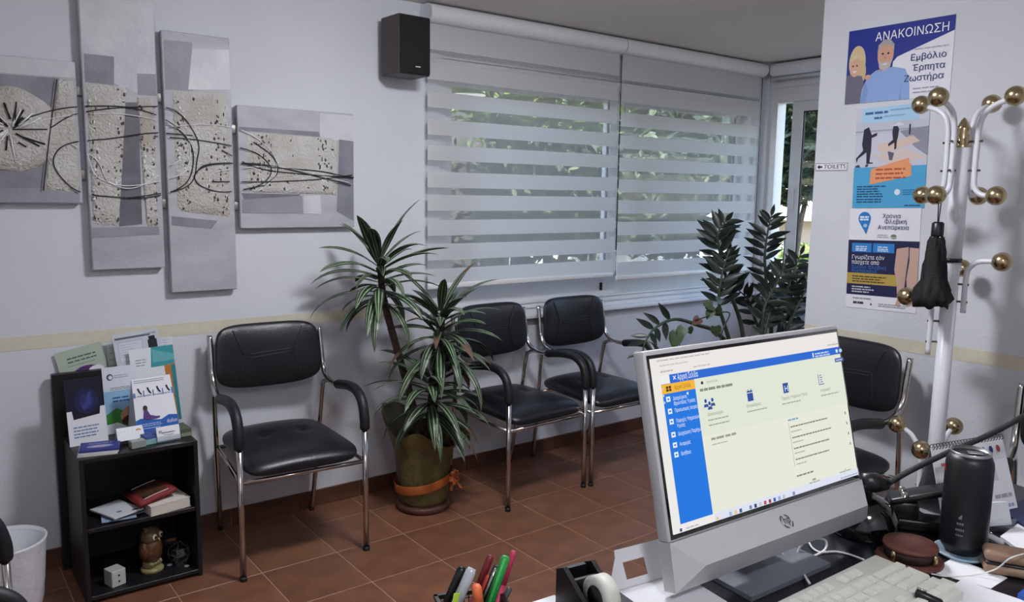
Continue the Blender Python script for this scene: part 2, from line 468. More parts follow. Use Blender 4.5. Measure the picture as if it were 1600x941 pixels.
# ------------------------------------------------------------------ chairs
def chair_parts():
    P = {}
    def seat_f(x, y, z):
        t = (y+.26)/.52
        z2 = z+.012*math.cos(x*PI/.5)*(1 if z > 0 else 0)-.03*max(0, (-y-.17)/.1)**2*.6+.012*t
        x2 = x*(1-.10*t)
        if z > 0: z2 -= .008*math.exp(-((abs(x)-.09)**2+(y-.03)**2)/.0008)*2.2
        return (x2, y, z2)
    m = MB(); m.cushion((.50, .53, .085), M['leather'], 7, 2.6, 15, seat_f); P['seat'] = (m, (0, -.03, .452))
    def back_f(x, y, z):     # x width, y thickness, z height
        return (x*(1-.03*(z/.14)), y+.030*(x/.23)**2*-1+.03*(z/.13)*.5, z-.018*(1-(x/.24)**2)*(1 if z < 0 else .2)*min(1, abs(z)/.1))
    m = MB()
    bm = MB(); bm.cushion((.475, .275, .06), M['leather'], 5, 2.4, 15)
    vs = [back_f(x, -z, y) for x, y, z in bm.v]
    m.add(vs, bm.f, M['leather'], True); P['backrest'] = (m, (0, .215, .83))
    s = MB()
    def on(x, z): return back_f(x, -.0305*(1-(abs(x)/.26)**4)*(1-(abs(z)/.15)**4)**.5, z)
    for pts in ([(-.105, .0), (.105, .012)], [(-.105, -.014), (.105, -.002)], [(-.16, .115), (-.115, .0), (-.135, -.10)], [(.16, .115), (.115, .01), (.135, -.10)]):
        q = []
        for a, b in zip(pts[:-1], pts[1:]):
            q += [(a[0]+(b[0]-a[0])*t/6, a[1]+(b[1]-a[1])*t/6) for t in range(7)]
        s.tube([on(*p) for p in q], .0022, mat('seam_thread', '24262c', .5), 5)
    P['seam'] = (s, (0, 0, 0))
    for sx in (-1, 1):
        X = sx*.265
        m = MB(); m.tube([(X, -.275, 0.0), (X, -.272, .56)], .0125, M['chrome'], 14); m.lathe([(.0145, 0), (.0145, .018)], M['rubber'], 12, (X, -.275, 0))
        P['leg%d' % sx] = (m, (0, 0, 0))
        arm = spline([(X, -.272, .545), (X, -.270, .60), (X, -.245, .665), (X, -.185, .70), (X, -.10, .703), (X, -.02, .692), (X*.985, .03, .683)], 6)
        m = MB(); m.tube(arm, [.0215 if 0 < i < len(arm)-1 else .018 for i in range(len(arm))], M['rubber'], 14); P['arm%d' % sx] = (m, (0, 0, 0))
        up = spline([(X*.985, .02, .684), (X*.97, .09, .684), (X*.955, .155, .705), (X*.95, .19, .755), (X*.945, .203, .82), (X*.94, .222, .925)], 6)
        m = MB(); m.tube(up, .0125, M['chrome'], 14); P['up%d' % sx] = (m, (0, 0, 0))
        rl = spline([(X*.965, .10, .688), (X*.95, .165, .672), (X*.93, .19, .62), (X*.88, .235, .3), (X*.82, .285, .0)], 5)
        m = MB(); m.tube(rl, .011, M['chrome'], 12); m.lathe([(.013, 0), (.013, .016)], M['rubber'], 12, (X*.82, .285, 0)); P['rear%d' % sx] = (m, (0, 0, 0))
    m = MB()
    m.tube([(-.265, -.272, .405), (.265, -.272, .405)], .009, M['chrome'], 10)
    for sx in (-1, 1): m.tube([(sx*.265, -.272, .405), (sx*.245, 0, .41), (sx*.235, .20, .42)], .009, M['chrome'], 10)
    m.tube([(-.235, .20, .42), (.235, .20, .42)], .009, M['chrome'], 10)
    P['frame'] = (m, (0, 0, 0))
    return P
_cp = chair_parts(); _chair_me = {}
def chair(x, y, rz, label):
    c = empty('armchair', (x, y, 0), rz)
    names = dict(seat='seat', backrest='backrest', seam='seam', frame='seat_frame')
    bk = None
    for k, (m, loc) in _cp.items():
        nm = names.get(k) or {'leg': 'leg', 'arm': 'armrest', 'up-': 'back_upright', 'up1': 'back_upright', 'rea': 'leg'}[k[:3]]
        if k not in _chair_me:
            o = m.build(nm, c, loc); _chair_me[k] = o.data
        else: o = link(nm, _chair_me[k], c, loc)
        if k == 'backrest': bk = o
        if k == 'seam': o.parent = bk
    return tag(c, label, 'chair', 'black leather visitor chairs')
chair(.196, -.315, R(-3.5), 'black leather armchair with chrome legs between bookshelf and potted plant')
chair(1.462, -.33, R(3), 'black leather armchair under the window, half hidden behind the potted plant')
chair(2.052, -.325, R(0), 'black leather armchair under the window, between its twin and the leafy corner plant')
chair(XP-.335, -1.83, R(-90-4), 'black leather armchair against the poster wall, partly behind the monitor')
chair(1.875, -2.845, R(-72), 'black leather armchair at the right edge beside the desk calendar')
chair(-1.19, -1.415, R(90), 'black leather armchair cropped at the left edge beside the white bin')

# ------------------------------------------------------------------ four joined canvases
art = empty('canvas_artwork', (0, 0, 0))
tag(art, 'abstract grey and silver painting of four joined canvases with looping lines', 'painting')
M['canvas'] = mat('grey_canvas_paint', 'b9b9bf', .5, col2='a3a3aa', vscale=5, bump=.15, bscale=40, stretch=(1, 1, 2.5))
M['canvas_dark'] = mat('dark_grey_paint', '74747c', .5, col2='8d8d95', vscale=9, bump=.2, bscale=40)
M['canvas_mid'] = mat('mid_grey_paint', '9797a0', .5, col2='85858e', vscale=7, bump=.2, bscale=40)
M['canvas_light'] = mat('light_grey_paint', 'd0d0d4', .45, col2='bcbcc3', vscale=8, bump=.25, bscale=35)
M['canvas_edge'] = mat('canvas_edge', '7d7d84', .7)
M['relief'] = mat('silver_relief', 'd0cecb', .4, metal=.15, col2='b6afa5', vscale=9, bump=1.0, bscale=95)
M['relief_chip'] = mat('relief_dark_chips', '57544e', .35, metal=.3)
M['ink'] = mat('black_line_paint', '17161a', .4); M['chalk'] = mat('white_line_paint', 'e9e9ea', .4)
YC = -.045
def px(u, v, y=YC):
    p = at(u, v, 1, y); return (p.x, p.z)
def rect_of(tl, tr, bl, br):
    q = [px(*a) for a in (tl, tr, bl, br)]
    return (q[0][0]+q[2][0])/2, (q[1][0]+q[3][0])/2, (q[2][1]+q[3][1])/2, (q[0][1]+q[1][1])/2
rects = [rect_of((-75, 80), (121, 96), (-60, 319), (126, 316)), rect_of((124, -28), (243, -12), (141, 422), (255, 419)),
         rect_of((254, 47), (360, 60), (266, 458), (369, 452)), rect_of((371, 164), (553, 178), (375, 357), (553, 355))]
cans = []
for (a, b, c, d) in rects:
    m = MB(); m.rbox(((a+b)/2, -.0285, (c+d)/2), (b-a, .033, d-c), .003, M['canvas'], 1, smooth=False)
    o = m.build('canvas', art); cans.append(o)
YS = -.0455
PK = [0]*4
def patch(i, pts, mm, dy=0.):
    m = MB(); q = [px(u, v) for u, v in pts]; a, b, c, d = rects[i]
    q = [(min(max(x, a+.001), b-.001), min(max(z, c+.001), d-.001)) for x, z in q]
    PK[i] += 1; dy = .0003*PK[i]
    m.add([(x, YS-dy, z) for x, z in q], [tuple(range(len(q)))], mm); m.build('painted_patch', cans[i])
def relief(i, pts, seed, dark=60):
    rnd = random.Random(seed)
    q = [Vector(px(u, v)) for u, v in pts]; N = 12; L = 22
    m = MB(); vs = []; fs = []
    for r_ in range(L+1):
        for c_ in range(N+1):
            s_, t_ = c_/N, r_/L
            p = (q[0]*(1-s_)+q[1]*s_)*(1-t_)+(q[3]*(1-s_)+q[2]*s_)*t_
            edge = min(s_, 1-s_)*N < .5 or min(t_, 1-t_)*L < .5
            vs.append((p.x, YS+.001-(0 if edge else .007+rnd.random()*.003), p.y))
    for r_ in range(L):
        for c_ in range(N): fs.append((r_*(N+1)+c_, (r_+1)*(N+1)+c_, (r_+1)*(N+1)+c_+1, r_*(N+1)+c_+1))
    m.add(vs, fs, M['relief'], True)
    o = m.build('relief_block', cans[i])
    k = MB()
    for _ in range(dark):
        s_ = rnd.choice([rnd.uniform(.05, .3), rnd.uniform(.7, .95), rnd.random()]); t_ = rnd.random()
        p = (q[0]*(1-s_)+q[1]*s_)*(1-t_)+(q[3]*(1-s_)+q[2]*s_)*t_
        k.ball((p.x, YS-.0085, p.y), .0065, M['relief_chip'] if rnd.random() < .7 else M['chalk'], 6, (rnd.uniform(.3, .9), .5, rnd.uniform(.3, 1.5)))
    return o
def chips(i, pts, seed, n):
    rnd = random.Random(seed); q = [Vector(px(u, v)) for u, v in pts]; k = MB()
    for _ in range(int(n*1.2)):
        s_ = rnd.choice([rnd.uniform(.04, .25), rnd.uniform(.75, .96), rnd.uniform(.04, .96)]); t_ = rnd.uniform(.03, .97)
        p = (q[0]*(1-s_)+q[1]*s_)*(1-t_)+(q[3]*(1-s_)+q[2]*s_)*t_
        k.ball((p.x, YS-.0085, p.y), .007, M['relief_chip'] if rnd.random() < .7 else M['chalk'], 6, (rnd.uniform(.3, .8), .6, rnd.uniform(.3, 1.3)))
    o = k.build('relief_chips', cans[i]); o['kind'] = 'stuff'
def strokes(i, curves, mm, r=.0022, name='painted_line'):
    a, b, c, d = rects[i]
    for pts in curves:
        P = spline([(*px(u, v), 0) for u, v in pts], 10)
        run = []
        for p in P+[None]:
            if p is not None and a < p.x < b and c < p.y < d: run.append((p.x, YS-.0115, p.y))
            else:
                if len(run) > 1: k = MB(); k.tube(run, r, mm, 5); k.build(name, cans[i])
                run = []
# canvas 1
patch(0, [(-75, 80), (117, 97), (118, 122), (-75, 108)], M['canvas_light']); patch(0, [(-75, 110), (92, 122), (72, 300), (-75, 305)], M['canvas_dark'])
patch(0, [(-75, 296), (124, 292), (125, 316), (-75, 318)], M['canvas_mid'])
k = MB(); c0 = px(16, 202); rr = .165
N = 40; vs = [(c0[0], YS-.012, c0[1])]; fs = []
for ring, q in ((1, .35), (2, .7), (3, .96), (4, 1.0)):
    for t in range(N):
        a_ = 2*PI*t/N; w_ = 1+.02*math.sin(a_*7+ring)
        vs.append((c0[0]+rr*q*w_*math.cos(a_), YS-(.009 if ring < 4 else 0)-.003*((t*7+ring) % 3)/3, c0[1]+rr*.96*q*w_*math.sin(a_)))
for t in range(N): fs.append((0, 1+t, 1+(t+1) % N))
for ring in range(3):
    for t in range(N): fs.append((1+ring*N+t, 1+(ring+1)*N+t, 1+(ring+1)*N+(t+1) % N, 1+ring*N+(t+1) % N))
k.add(vs, fs, M['relief'], True); k.build('relief_disc', cans[0])
k = MB()
for t in range(38):
    a_ = random.random()*2*PI; q0, q1 = random.uniform(.005, .06), random.uniform(.06, .13)
    k.tube([(c0[0]+q0*math.cos(a_), YS-.015, c0[1]+q0*math.sin(a_)), (c0[0]+q1*math.cos(a_+.2), YS-.012, c0[1]+q1*math.sin(a_+.2))], random.uniform(.002, .004), M['ink'] if t % 2 else M['chalk'], 5)
k.build('disc_scratches', cans[0])
relief(0, [(90, 123), (115, 125), (124, 303), (67, 297)], 3); strokes(0, [[(88, 125), (76, 220), (67, 298)]], M['ink'])
# canvas 2
patch(1, [(124, 0), (243, 0), (243, 118), (215, 115), (215, 145), (178, 130), (178, 88), (128, 82)], M['canvas_light'])
patch(1, [(131, 84), (178, 89), (178, 133), (133, 128)], M['canvas_dark']); patch(1, [(214, 115), (243, 116), (245, 150), (215, 148)], M['canvas_mid'])
patch(1, [(196, 160), (216, 160), (222, 350), (186, 354), (193, 230)], mat('deep_grey_paint', '55545c', .5, col2='6d6c74', vscale=12))
patch(1, [(142, 356), (248, 354), (249, 366), (143, 372)], M['canvas_mid'])
A2 = [(134, 130), (199, 134), (186, 353), (145, 352)]; B2 = [(213, 151), (240, 154), (247, 355), (229, 354)]
relief(1, A2, 5); chips(1, A2, 6, 70); relief(1, B2, 7); chips(1, B2, 8, 40)
# canvas 3
patch(2, [(255, 62), (300, 66), (302, 142), (258, 140)], M['canvas_mid']); patch(2, [(300, 76), (358, 78), (360, 140), (294, 140)], M['canvas_light'])
patch(2, [(268, 338), (340, 345), (330, 358), (268, 352)], M['canvas_dark'])
A3 = [(268, 141), (355, 146), (360, 340), (277, 331)]
relief(2, A3, 9); chips(2, A3, 10, 110)
# canvas 4
patch(3, [(373, 204), (500, 214), (498, 206), (373, 198)], M['canvas_dark']); patch(3, [(500, 177), (552, 181), (552, 222), (500, 216)], M['canvas_light'])
patch(3, [(530, 218), (552, 221), (552, 345), (526, 330)], M['canvas_dark']); patch(3, [(377, 302), (470, 304), (440, 325), (385, 320)], mat('deep_grey_paint2', '5d5d66', .5, col2='77777f', vscale=10))
patch(3, [(378, 312), (472, 306), (474, 334), (378, 333)], M['canvas_mid'], -.0002); patch(3, [(474, 306), (500, 305), (502, 335), (474, 334)], M['canvas_light'])
A4 = [(386, 207), (527, 216), (526, 305), (386, 301)]
relief(3, A4, 11); chips(3, A4, 12, 100)
LB = [[(30, 188), (90, 171), (150, 166), (210, 170), (262, 190), (296, 225), (300, 262), (285, 290), (240, 307), (180, 308), (120, 298), (85, 262), (90, 235), (118, 222), (170, 217), (240, 208), (300, 212)],
      [(78, 200), (120, 178), (200, 168), (270, 172), (306, 215), (307, 250), (290, 292), (200, 310)],
      [(302, 275), (320, 258), (370, 255), (430, 262), (500, 268), (555, 280)], [(410, 290), (350, 300), (312, 290), (304, 272), (330, 258), (400, 256), (470, 270), (555, 292)],
      [(240, 213), (300, 218), (360, 228), (400, 240), (422, 262), (415, 282), (390, 296)], [(330, 284), (420, 284), (500, 280), (560, 272)], [(345, 235), (400, 262), (470, 272), (560, 278)], [(395, 222), (425, 245), (432, 270), (410, 292)]]
LW = [[(40, 195), (100, 182), (180, 178), (250, 190), (288, 210), (296, 240), (285, 270), (240, 285), (190, 290), (150, 275), (135, 240)], [(250, 200), (320, 195), (380, 205), (425, 240), (428, 275), (400, 300)],
      [(325, 285), (330, 272), (360, 265), (440, 262), (555, 288)], [(110, 225), (150, 250), (170, 285), (215, 292), (280, 250)]]
for i in range(4):
    strokes(i, LB, M['ink'], .0024); strokes(i, LW, M['chalk'], .002)
for (u, v) in ((124, 142), (130, 273), (250, 153), (257, 318), (366, 202), (371, 322)):
    q = px(u, v, -.02); m = MB(); m.rbox((q[0], -.018, q[1]), (.05, .018, .038), .002, mat('brushed_connector', '8c8682', .4, metal=.5)); m.build('connector', art)

# ------------------------------------------------------------------ wall speaker
spk = empty('wall_speaker', (at(632, 90, 1, -.12).x, -.13, 2.13), R(2))
m = MB(); m.rbox((0, 0, .128), (.175, .165, .275), .004, mat('brown_speaker_case', '453a3c', .5, var=.1, vscale=30), 1, smooth=False); m.build('case', spk)
g = MB(); g.rbox((0, -.0875, .128), (.166, .012, .266), .005, mat('black_speaker_cloth', '141417', .85, bump=.4, bscale=500)); go = g.build('grille', spk)
m = MB(); m.box((.012, -.0942, .028), (.028, .0008, .005), C('c9c9c9')); m.build('maker_plate', spk)
m = MB(); m.tube([(0, .07, .13), (.03, .115, .13)], .014, M['black']); m.build('bracket', spk)
tag(spk, 'small dark brown wall speaker with black cloth front beside the blind', 'speaker')

# ------------------------------------------------------------------ posters on the partition
def wall_sheet(name, tl, tr, bl, br, X=XP, thick=.0006, off=.002, col='e4e4ec'):
    P = [at(*q, 0, X-off) for q in (tl, tr, bl, br)]
    right = ((P[1]-P[0])+(P[3]-P[2])); up = Vector((0, 0, 1))
    wdt = ((P[1]-P[0]).length+(P[3]-P[2]).length)/2; hgt = ((P[0]-P[2]).length+(P[1]-P[3]).length)/2
    c = (P[0]+P[1]+P[2]+P[3])/4
    rt = Vector((0, right.y, right.z)).normalized()
    o = bpy.data.objects.new(name, None); COL.objects.link(o); o.empty_display_size = .05
    z = rt.cross(up).normalized(); y = z.cross(rt)
    frame(o, c, rt, y)
    m = MB(); m.box((0, 0, 0), (wdt, hgt, thick), C(col)); m.build('sheet', o)
    return o, wdt, hgt
class Page:      # normalised print coordinates: u to the right, v down from the top
    def __init__(s, o, w, h, zt): s.o, s.w, s.h, s.z, s.mb, s.k = o, w, h, zt, MB(), 0
    def P(s, u, v): return ((u-.5)*s.w, (.5-v)*s.h)
    def nz(s): s.k += 1; return s.z+.00012*s.k
    def poly(s, pts, col): s.mb.flat([s.P(*p) for p in pts], s.nz(), s.C(col)); return s
    def rect(s, u0, v0, u1, v1, col): return s.poly([(u0, v1), (u1, v1), (u1, v0), (u0, v0)], col)
    def ell(s, u, v, ru, rv, col, a=0.): x, y = s.P(u, v); s.mb.ell(x, y, ru*s.w, rv*s.h, s.nz(), s.C(col), 20, a); return s
    def lines(s, u0, u1, vs, hv, col, rag=.25, word=.06):
        z = s.nz(); bars(s.mb, s.P(u0, 0)[0], s.P(u1, 0)[0], [s.P(0, v)[1] for v in vs], hv*s.h, s.C(col), z, rag, word*s.w)
    def C(s, col): return C(col)
    def text(s, body, u, v, size, col, align='LEFT', width=None, bold=0., shear=0., rot=0.):
        x, y = s.P(u, v); return text(body, s.o, x, y, size*s.h, s.C(col), s.z+.00012*(s.k+3), align, None if width is None else width*s.w, bold*.4, shear, rot=rot)
    def done(s, name='print'): return s.mb.build(name, s.o)
# announcement poster
o, w_, h_ = wall_sheet('poster', (1325, 50), (1492, 22), (1322, 163), (1486, 149))
tag(o, 'top poster headed ΑΝΑΚΟΙΝΩΣΗ with a smiling blonde woman and grey-haired man', 'poster')
g = Page(o, w_, h_, .0006)
g.poly([(0, .82), (.5, .75), (.455, .6), (.46, .49), (.5, .43), (1, .19), (1, 0), (0, 0)][::1], '27348a')
g.rect(0, 0, .45, .5, '22308a')
g.ell(.105, .44, .085, .225, 'd2bf95'); g.ell(.14, .58, .06, .17, 'c8b489')
g.poly([(0, 1), (.17, 1), (.19, .75), (.16, .63), (.02, .6), (0, .62)], '6c6a7c')
g.ell(.085, .50, .055, .135, 'd8aa92'); g.poly([(.03, .40), (.09, .33), (.145, .42), (.10, .385), (.05, .42)], 'd8c69e')
g.poly([(.16, 1), (.64, 1), (.625, .72), (.58, .60), (.47, .555), (.30, .58), (.22, .66), (.17, .82)], '8fabdc')
g.poly([(.16, 1), (.22, 1), (.235, .84), (.20, .72)], '7d9acb'); g.poly([(.54, 1), (.56, 1), (.555, .78)], '7d9acb')
g.poly([(.33, .60), (.44, .56), (.43, .5), (.34, .5)], 'c08f78')
g.ell(.385, .38, .078, .19, 'cf9f88'); g.poly([(.305, .36), (.31, .25), (.36, .185), (.42, .185), (.465, .26), (.465, .36), (.45, .28), (.385, .245), (.325, .28)], 'a8a5a6')
g.poly([(.32, .45), (.33, .55), (.385, .60), (.44, .54), (.45, .45), (.42, .49), (.385, .475), (.35, .49)], 'bdb6b2')
for eu in (.358, .412): g.ell(eu, .37, .012, .014, '40302c')
g.poly([(.36, .505), (.41, .50), (.385, .52)], 'f1e6e2'); g.poly([(.38, .38), (.395, .44), (.375, .44)], 'b8876f')
for eu in (.065, .106): g.ell(eu, .485, .009, .012, '4a3a34')
g.poly([(.06, .555), (.11, .555), (.085, .58)], 'f6efec'); g.ell(.225, .66, .03, .035, 'd0a18a')
g.text('ΑΝΑΚΟΙΝΩΣΗ', .96, .19, .155, 'f2f2f8', 'RIGHT', .675, .0016)
g.text('Εμβόλιο', .95, .51, .115, '2b3570', 'RIGHT', .315, .0006); g.text('Έρπητα', .945, .645, .115, '2b3570', 'RIGHT', .29, .0006); g.text('Ζωστήρα', .94, .775, .115, '2b3570', 'RIGHT', .355, .0006)
g.lines(.66, .96, [.375], .016, 'b6b6c4', 0); g.lines(.67, .93, [.88, .93], .014, 'a3a3b2', .1)
g.done()
# rain poster
o, w_, h_ = wall_sheet('poster', (1340, 172), (1455, 158), (1331, 324), (1443, 326))
tag(o, 'blue poster of walkers on a wet street with a tilted orange label', 'poster')
g = Page(o, w_, h_, .0006)
g.rect(0, 0, 1, .6, 'c9cad8'); g.rect(.09, .0, .86, .15, 'a9d0ea'); g.rect(0, .15, 1, .26, 'c3c4d2'); g.rect(0, .225, 1, .24, 'a3a4b4')
g.poly([(.62, .25), (1, .22), (1, .50), (.84, .42)], '9192a2'); g.poly([(.28, .38), (.8, .30), (.9, .36), (.4, .46)], 'd9c3b8'); g.poly([(.25, .48), (.7, .42), (1, .52), (.6, .58)], 'd6c5bf')
g.rect(0, .59, 1, 1, '4fa3d1')
for pts in ([(.12, .21), (.19, .19), (.235, .27), (.31, .25), (.31, .28), (.235, .30), (.235, .42), (.22, .54), (.27, .545), (.27, .555), (.175, .555), (.17, .44), (.05, .50), (.035, .545), (.02, .50), (.12, .42), (.10, .36)],
            [(.53, .20), (.58, .19), (.61, .23), (.60, .30), (.59, .34), (.585, .42), (.56, .43), (.555, .36), (.475, .395), (.47, .37), (.535, .33), (.52, .26)],
            [(.745, .19), (.765, .19), (.765, .29), (.745, .29)]): g.poly(pts, '2c2d3b')
g.poly([(.51, .20), (.60, .165), (.68, .185), (.66, .20)], 'dadbe6'); g.poly([(.47, .44), (.56, .46), (.54, .53), (.50, .53)], '5d5e6e'); g.poly([(.015, .575), (.07, .56), (.09, .588), (.02, .588)], '45475a'); g.poly([(.17, .56), (.21, .56), (.2, .585), (.16, .585)], '4d4f60')
g.poly([(.24, .765), (.81, .69), (.80, .565), (.77, .57), (.765, .515), (.25, .61)], 'e79b6c')
g.lines(.32, .74, [.628, .67, .712], .018, 'b05a3d', .1, .09)
g.lines(.13, .46, [.065], .022, '3a5f94', .02, .09); g.lines(.48, .88, [.045], .012, '7fa4c6', .1); g.lines(.26, .38, [.115], .018, '3a5f94', .02, .06); g.lines(.4, .7, [.10], .012, '8db4d2', .1)
g.lines(.06, .5, [.79, .815, .84, .865, .89, .92, .945], .011, '25456e', .3, .07); g.ell(.635, .845, .04, .03, 'dfe6ee'); g.lines(.71, .9, [.83, .85, .87], .008, '2d6f9c'); g.lines(.74, .96, [.98], .01, '25456e', 0)
g.done()
# vein poster
o, w_, h_ = wall_sheet('poster', (1330, 326), (1443, 325), (1320, 479), (1428, 490))
tag(o, 'lower poster with a blue map pin, dark block and a pair of bare legs', 'poster')
g = Page(o, w_, h_, .0006)
g.rect(0, .315, 1, .865, '23264a'); g.rect(0, .645, .78, .755, 'b79c4e')
g.rect(.055, .345, .345, .435, '2f7fc6'); g.rect(.365, .345, .665, .435, '2f7fc6')
g.lines(.11, .30, [.385, .405, .422], .01, 'd6e4f2', .2); g.lines(.43, .62, [.385, .405, .422], .01, 'd6e4f2', .2)
g.poly([(.70, .39), (.86, .37), (.865, .45), (.845, .60), (.83, .75), (.80, .88), (.78, .955), (.71, .94), (.74, .88), (.72, .72), (.68, .60), (.69, .48)], 'c3a194')
g.poly([(.875, .375), (1, .38), (1, .86), (.93, .93), (.86, .95), (.87, .80), (.85, .68), (.88, .5)], 'c9a79a')
g.text('Γνωρίζετε εάν', .06, .505, .058, 'eceef4', 'LEFT', .47, .0009); g.text('πάσχετε από', .06, .555, .058, 'eceef4', 'LEFT', .40, .0009)
g.text('Χρόνια Φλεβική', .06, .60, .05, '3f74c4', 'LEFT', .50, .0004); g.text('Ανεπάρκεια;', .06, .638, .05, '3f74c4', 'LEFT', .38, .0004)
g.lines(.08, .60, [.685, .71, .735], .012, '4e4425', .2); g.lines(.08, .42, [.79, .815, .84], .012, 'c9cbd6', .3)
g.lines(.10, .38, [.905], .012, '8b8b96', .1); g.lines(.11, .27, [.955], .022, '3a3a42', 0, .05); g.poly([(.36, .96), (.39, .96), (.375, .935)], '2a2a30'); g.lines(.48, .86, [.945, .965], .01, 'a1a1ab', .1)
g.ell(.225, .10, .09, .066, '2a7cc4'); g.poly([(.14, .125), (.31, .125), (.255, .255)], '2a7cc4'); g.lines(.16, .29, [.095, .12], .018, 'dfeaf5', 0, .07); g.ell(.24, .17, .03, .018, '9fc4e6')
g.text('Χρόνια', .48, .095, .058, '2a2c5e', 'LEFT', .25, .0007); g.text('Φλεβική', .51, .15, .058, '2a2c5e', 'LEFT', .30, .0007); g.text('Ανεπάρκεια', .42, .205, .058, '2a2c5e', 'LEFT', .43, .0007)
g.lines(.42, .58, [.265, .285], .008, 'a6a6b2', .2); g.ell(.65, .275, .04, .025, '9ba29a'); g.rect(.615, .262, .685, .272, '3c5a3c')
g.done()
# toilets sign
o, w_, h_ = wall_sheet('wall_sign', (1274.5, 255), (1325, 254), (1274, 267.5), (1324.5, 266.5), thick=.003, col='e9e9ee')
tag(o, 'small white TOILETS sign with a left-pointing arrow', 'sign')
g = Page(o, w_, h_, .0017)
for a in ((0.005, .03, .995, .09), (.005, .91, .995, .97), (.005, .03, .02, .97), (.98, .03, .995, .97)): g.rect(*a, '55555c')
g.poly([(.06, .5), (.14, .22), (.14, .4), (.22, .4), (.22, .62), (.14, .62), (.14, .8)], '141416')
g.text('TOILETS', .27, .72, .74, '26262b', 'LEFT', .67, .0003); g.done('arrow_print')

# ------------------------------------------------------------------ bookshelf
SX0, SX1, SY0, SY1, SZ = -.625, -.203, -.43, -.085, .568
bw = M['black_wood']
shelf = empty('bookshelf', ((SX0+SX1)/2, (SY0+SY1)/2, 0))
tag(shelf, 'low black open bookshelf holding leaflets and an owl figurine', 'bookshelf')
hw, hd = (SX1-SX0)/2, (SY1-SY0)/2; th = .016
for nm, c, d in (('side_panel', (-hw+th/2, 0, SZ/2), (th, 2*hd, SZ)), ('side_panel', (hw-th/2, 0, SZ/2), (th, 2*hd, SZ)), ('top_panel', (0, 0, SZ-th/2), (2*hw-2*th, 2*hd, th)),
                 ('shelf_board', (0, .004, .285), (2*hw-2*th, 2*hd-.008, th)), ('bottom_panel', (0, 0, .022), (2*hw-2*th, 2*hd, th)),
                 ('back_panel', (0, hd-.004, SZ/2+.018), (2*hw-2*th, .006, SZ-.05))):
    m = MB(); m.rbox(c, d, .0012, bw, 1, smooth=False); m.build(nm, shelf)
m = MB(); m.rbox((-.5, -.042, .41), (.30, .035, .82), .002, bw, 1, smooth=False)
tag(m.build('black_board'), 'tall plain black board standing behind the bookshelf', 'board')

def leaf_sheet(name, org, w, h, right, up, thick=.0008, col='e6e6ea', label=None, cat='leaflet', group=None):
    """a printed sheet, org at its lower-left corner"""
    o = bpy.data.objects.new(name, None); COL.objects.link(o); o.empty_display_size = .03
    r_ = Vector(right).normalized(); u_ = Vector(up); u_ = (u_-r_*u_.dot(r_)).normalized()
    frame(o, Vector(org)+r_*w/2+u_*h/2, r_, u_)
    m = MB(); m.box((0, 0, 0), (w, h, thick), C(col)); m.build('sheet', o)
    if label: tag(o, label, cat, group)
    return o, Page(o, w, h, thick/2+.0001)
TS_ = SZ+.0005
# two sheets leaning against the wall behind the board
o, g = leaf_sheet('leaflet', (-.60, -.022, .735), .175, .165, (1, .0, .20), (-.17, .06, 1), col='b3bfb0', label='green leaflet with a purple oval leaning on the wall behind the bookshelf')
g.rect(0, 0, 1, .5, 'aebcaa'); g.lines(.22, .9, [.24, .33], .035, '53614f', .1, .12); g.lines(.2, .8, [.42], .02, '7b8a77', .1); g.ell(.55, .82, .40, .34, '57306c'); g.ell(.38, .74, .12, .10, 'd9b64e'); g.ell(.75, .66, .17, .12, 'e4e2ea'); g.ell(.55, .86, .13, .10, 'd9cda0'); g.done()
# support: the leaflets stand in the gap behind the board
o, g = leaf_sheet('leaflet', (-.395, -.095, SZ+.06), .18, .335, (1, 0, .09), (0, .12, 1), col='c4cad2', label='pale grey order form with a printed table and a black bottle')
g.rect(.04, .05, .8, .075, '59606c'); g.rect(.08, .10, .62, .36, 'b4bcc8'); g.rect(.10, .115, .60, .35, 'cdd3dc')
g.lines(.12, .5, [.15, .18, .21, .24, .27, .30], .006, 'a3abb8', .4); g.rect(.73, .13, .93, .36, '24272d'); g.rect(.76, .085, .90, .135, '1c1e23'); g.rect(.45, .33, .95, .40, '2a2c33'); g.lines(.68, .95, [.06], .02, '8d96a3', 0, .1); g.done()
o, g = leaf_sheet('leaflet', (-.425, -.021, SZ+.06), .06, .275, (1, 0, .06), (-.09, .03, 1), col='b9c8bc', label='narrow pale green leaflet peeking out left of the grey order form')
g.lines(.1, .9, [.1, .2, .3], .01, '8a998c', .4, .3); g.done()
o, g = leaf_sheet('leaflet', (-.265, -.035, SZ+.0), .10, .355, (1, 0, .03), (.03, .08, 1), col='d5d9e0', label='white leaflet with faint blue print at the right rear of the bookshelf')
g.lines(.15, .9, [.04, .07, .10], .006, '8f9cb5', .3, .2); g.done()
o, g = leaf_sheet('leaflet', (-.355, -.118, SZ+.003), .175, .325, (1, 0, .05), (.0, .10, 1), col='dfe3e6', label='white and teal leaflet standing behind the tent card')
g.poly([(.45, .26), (1, .26), (1, 0), (.5, 0)], '3f97a0'); g.poly([(.52, .03), (1, .12), (1, .2), (.5, .2)], '67aeb2'); g.lines(.12, .38, [.15, .185, .22], .012, '8b9299', .2, .12); g.poly([(.75, .26), (1, .24), (1, 1), (.8, 1)], 'b5793c'); g.poly([(.9, .26), (1, .26), (1, 1), (.93, 1)], '2f7f86'); g.done()
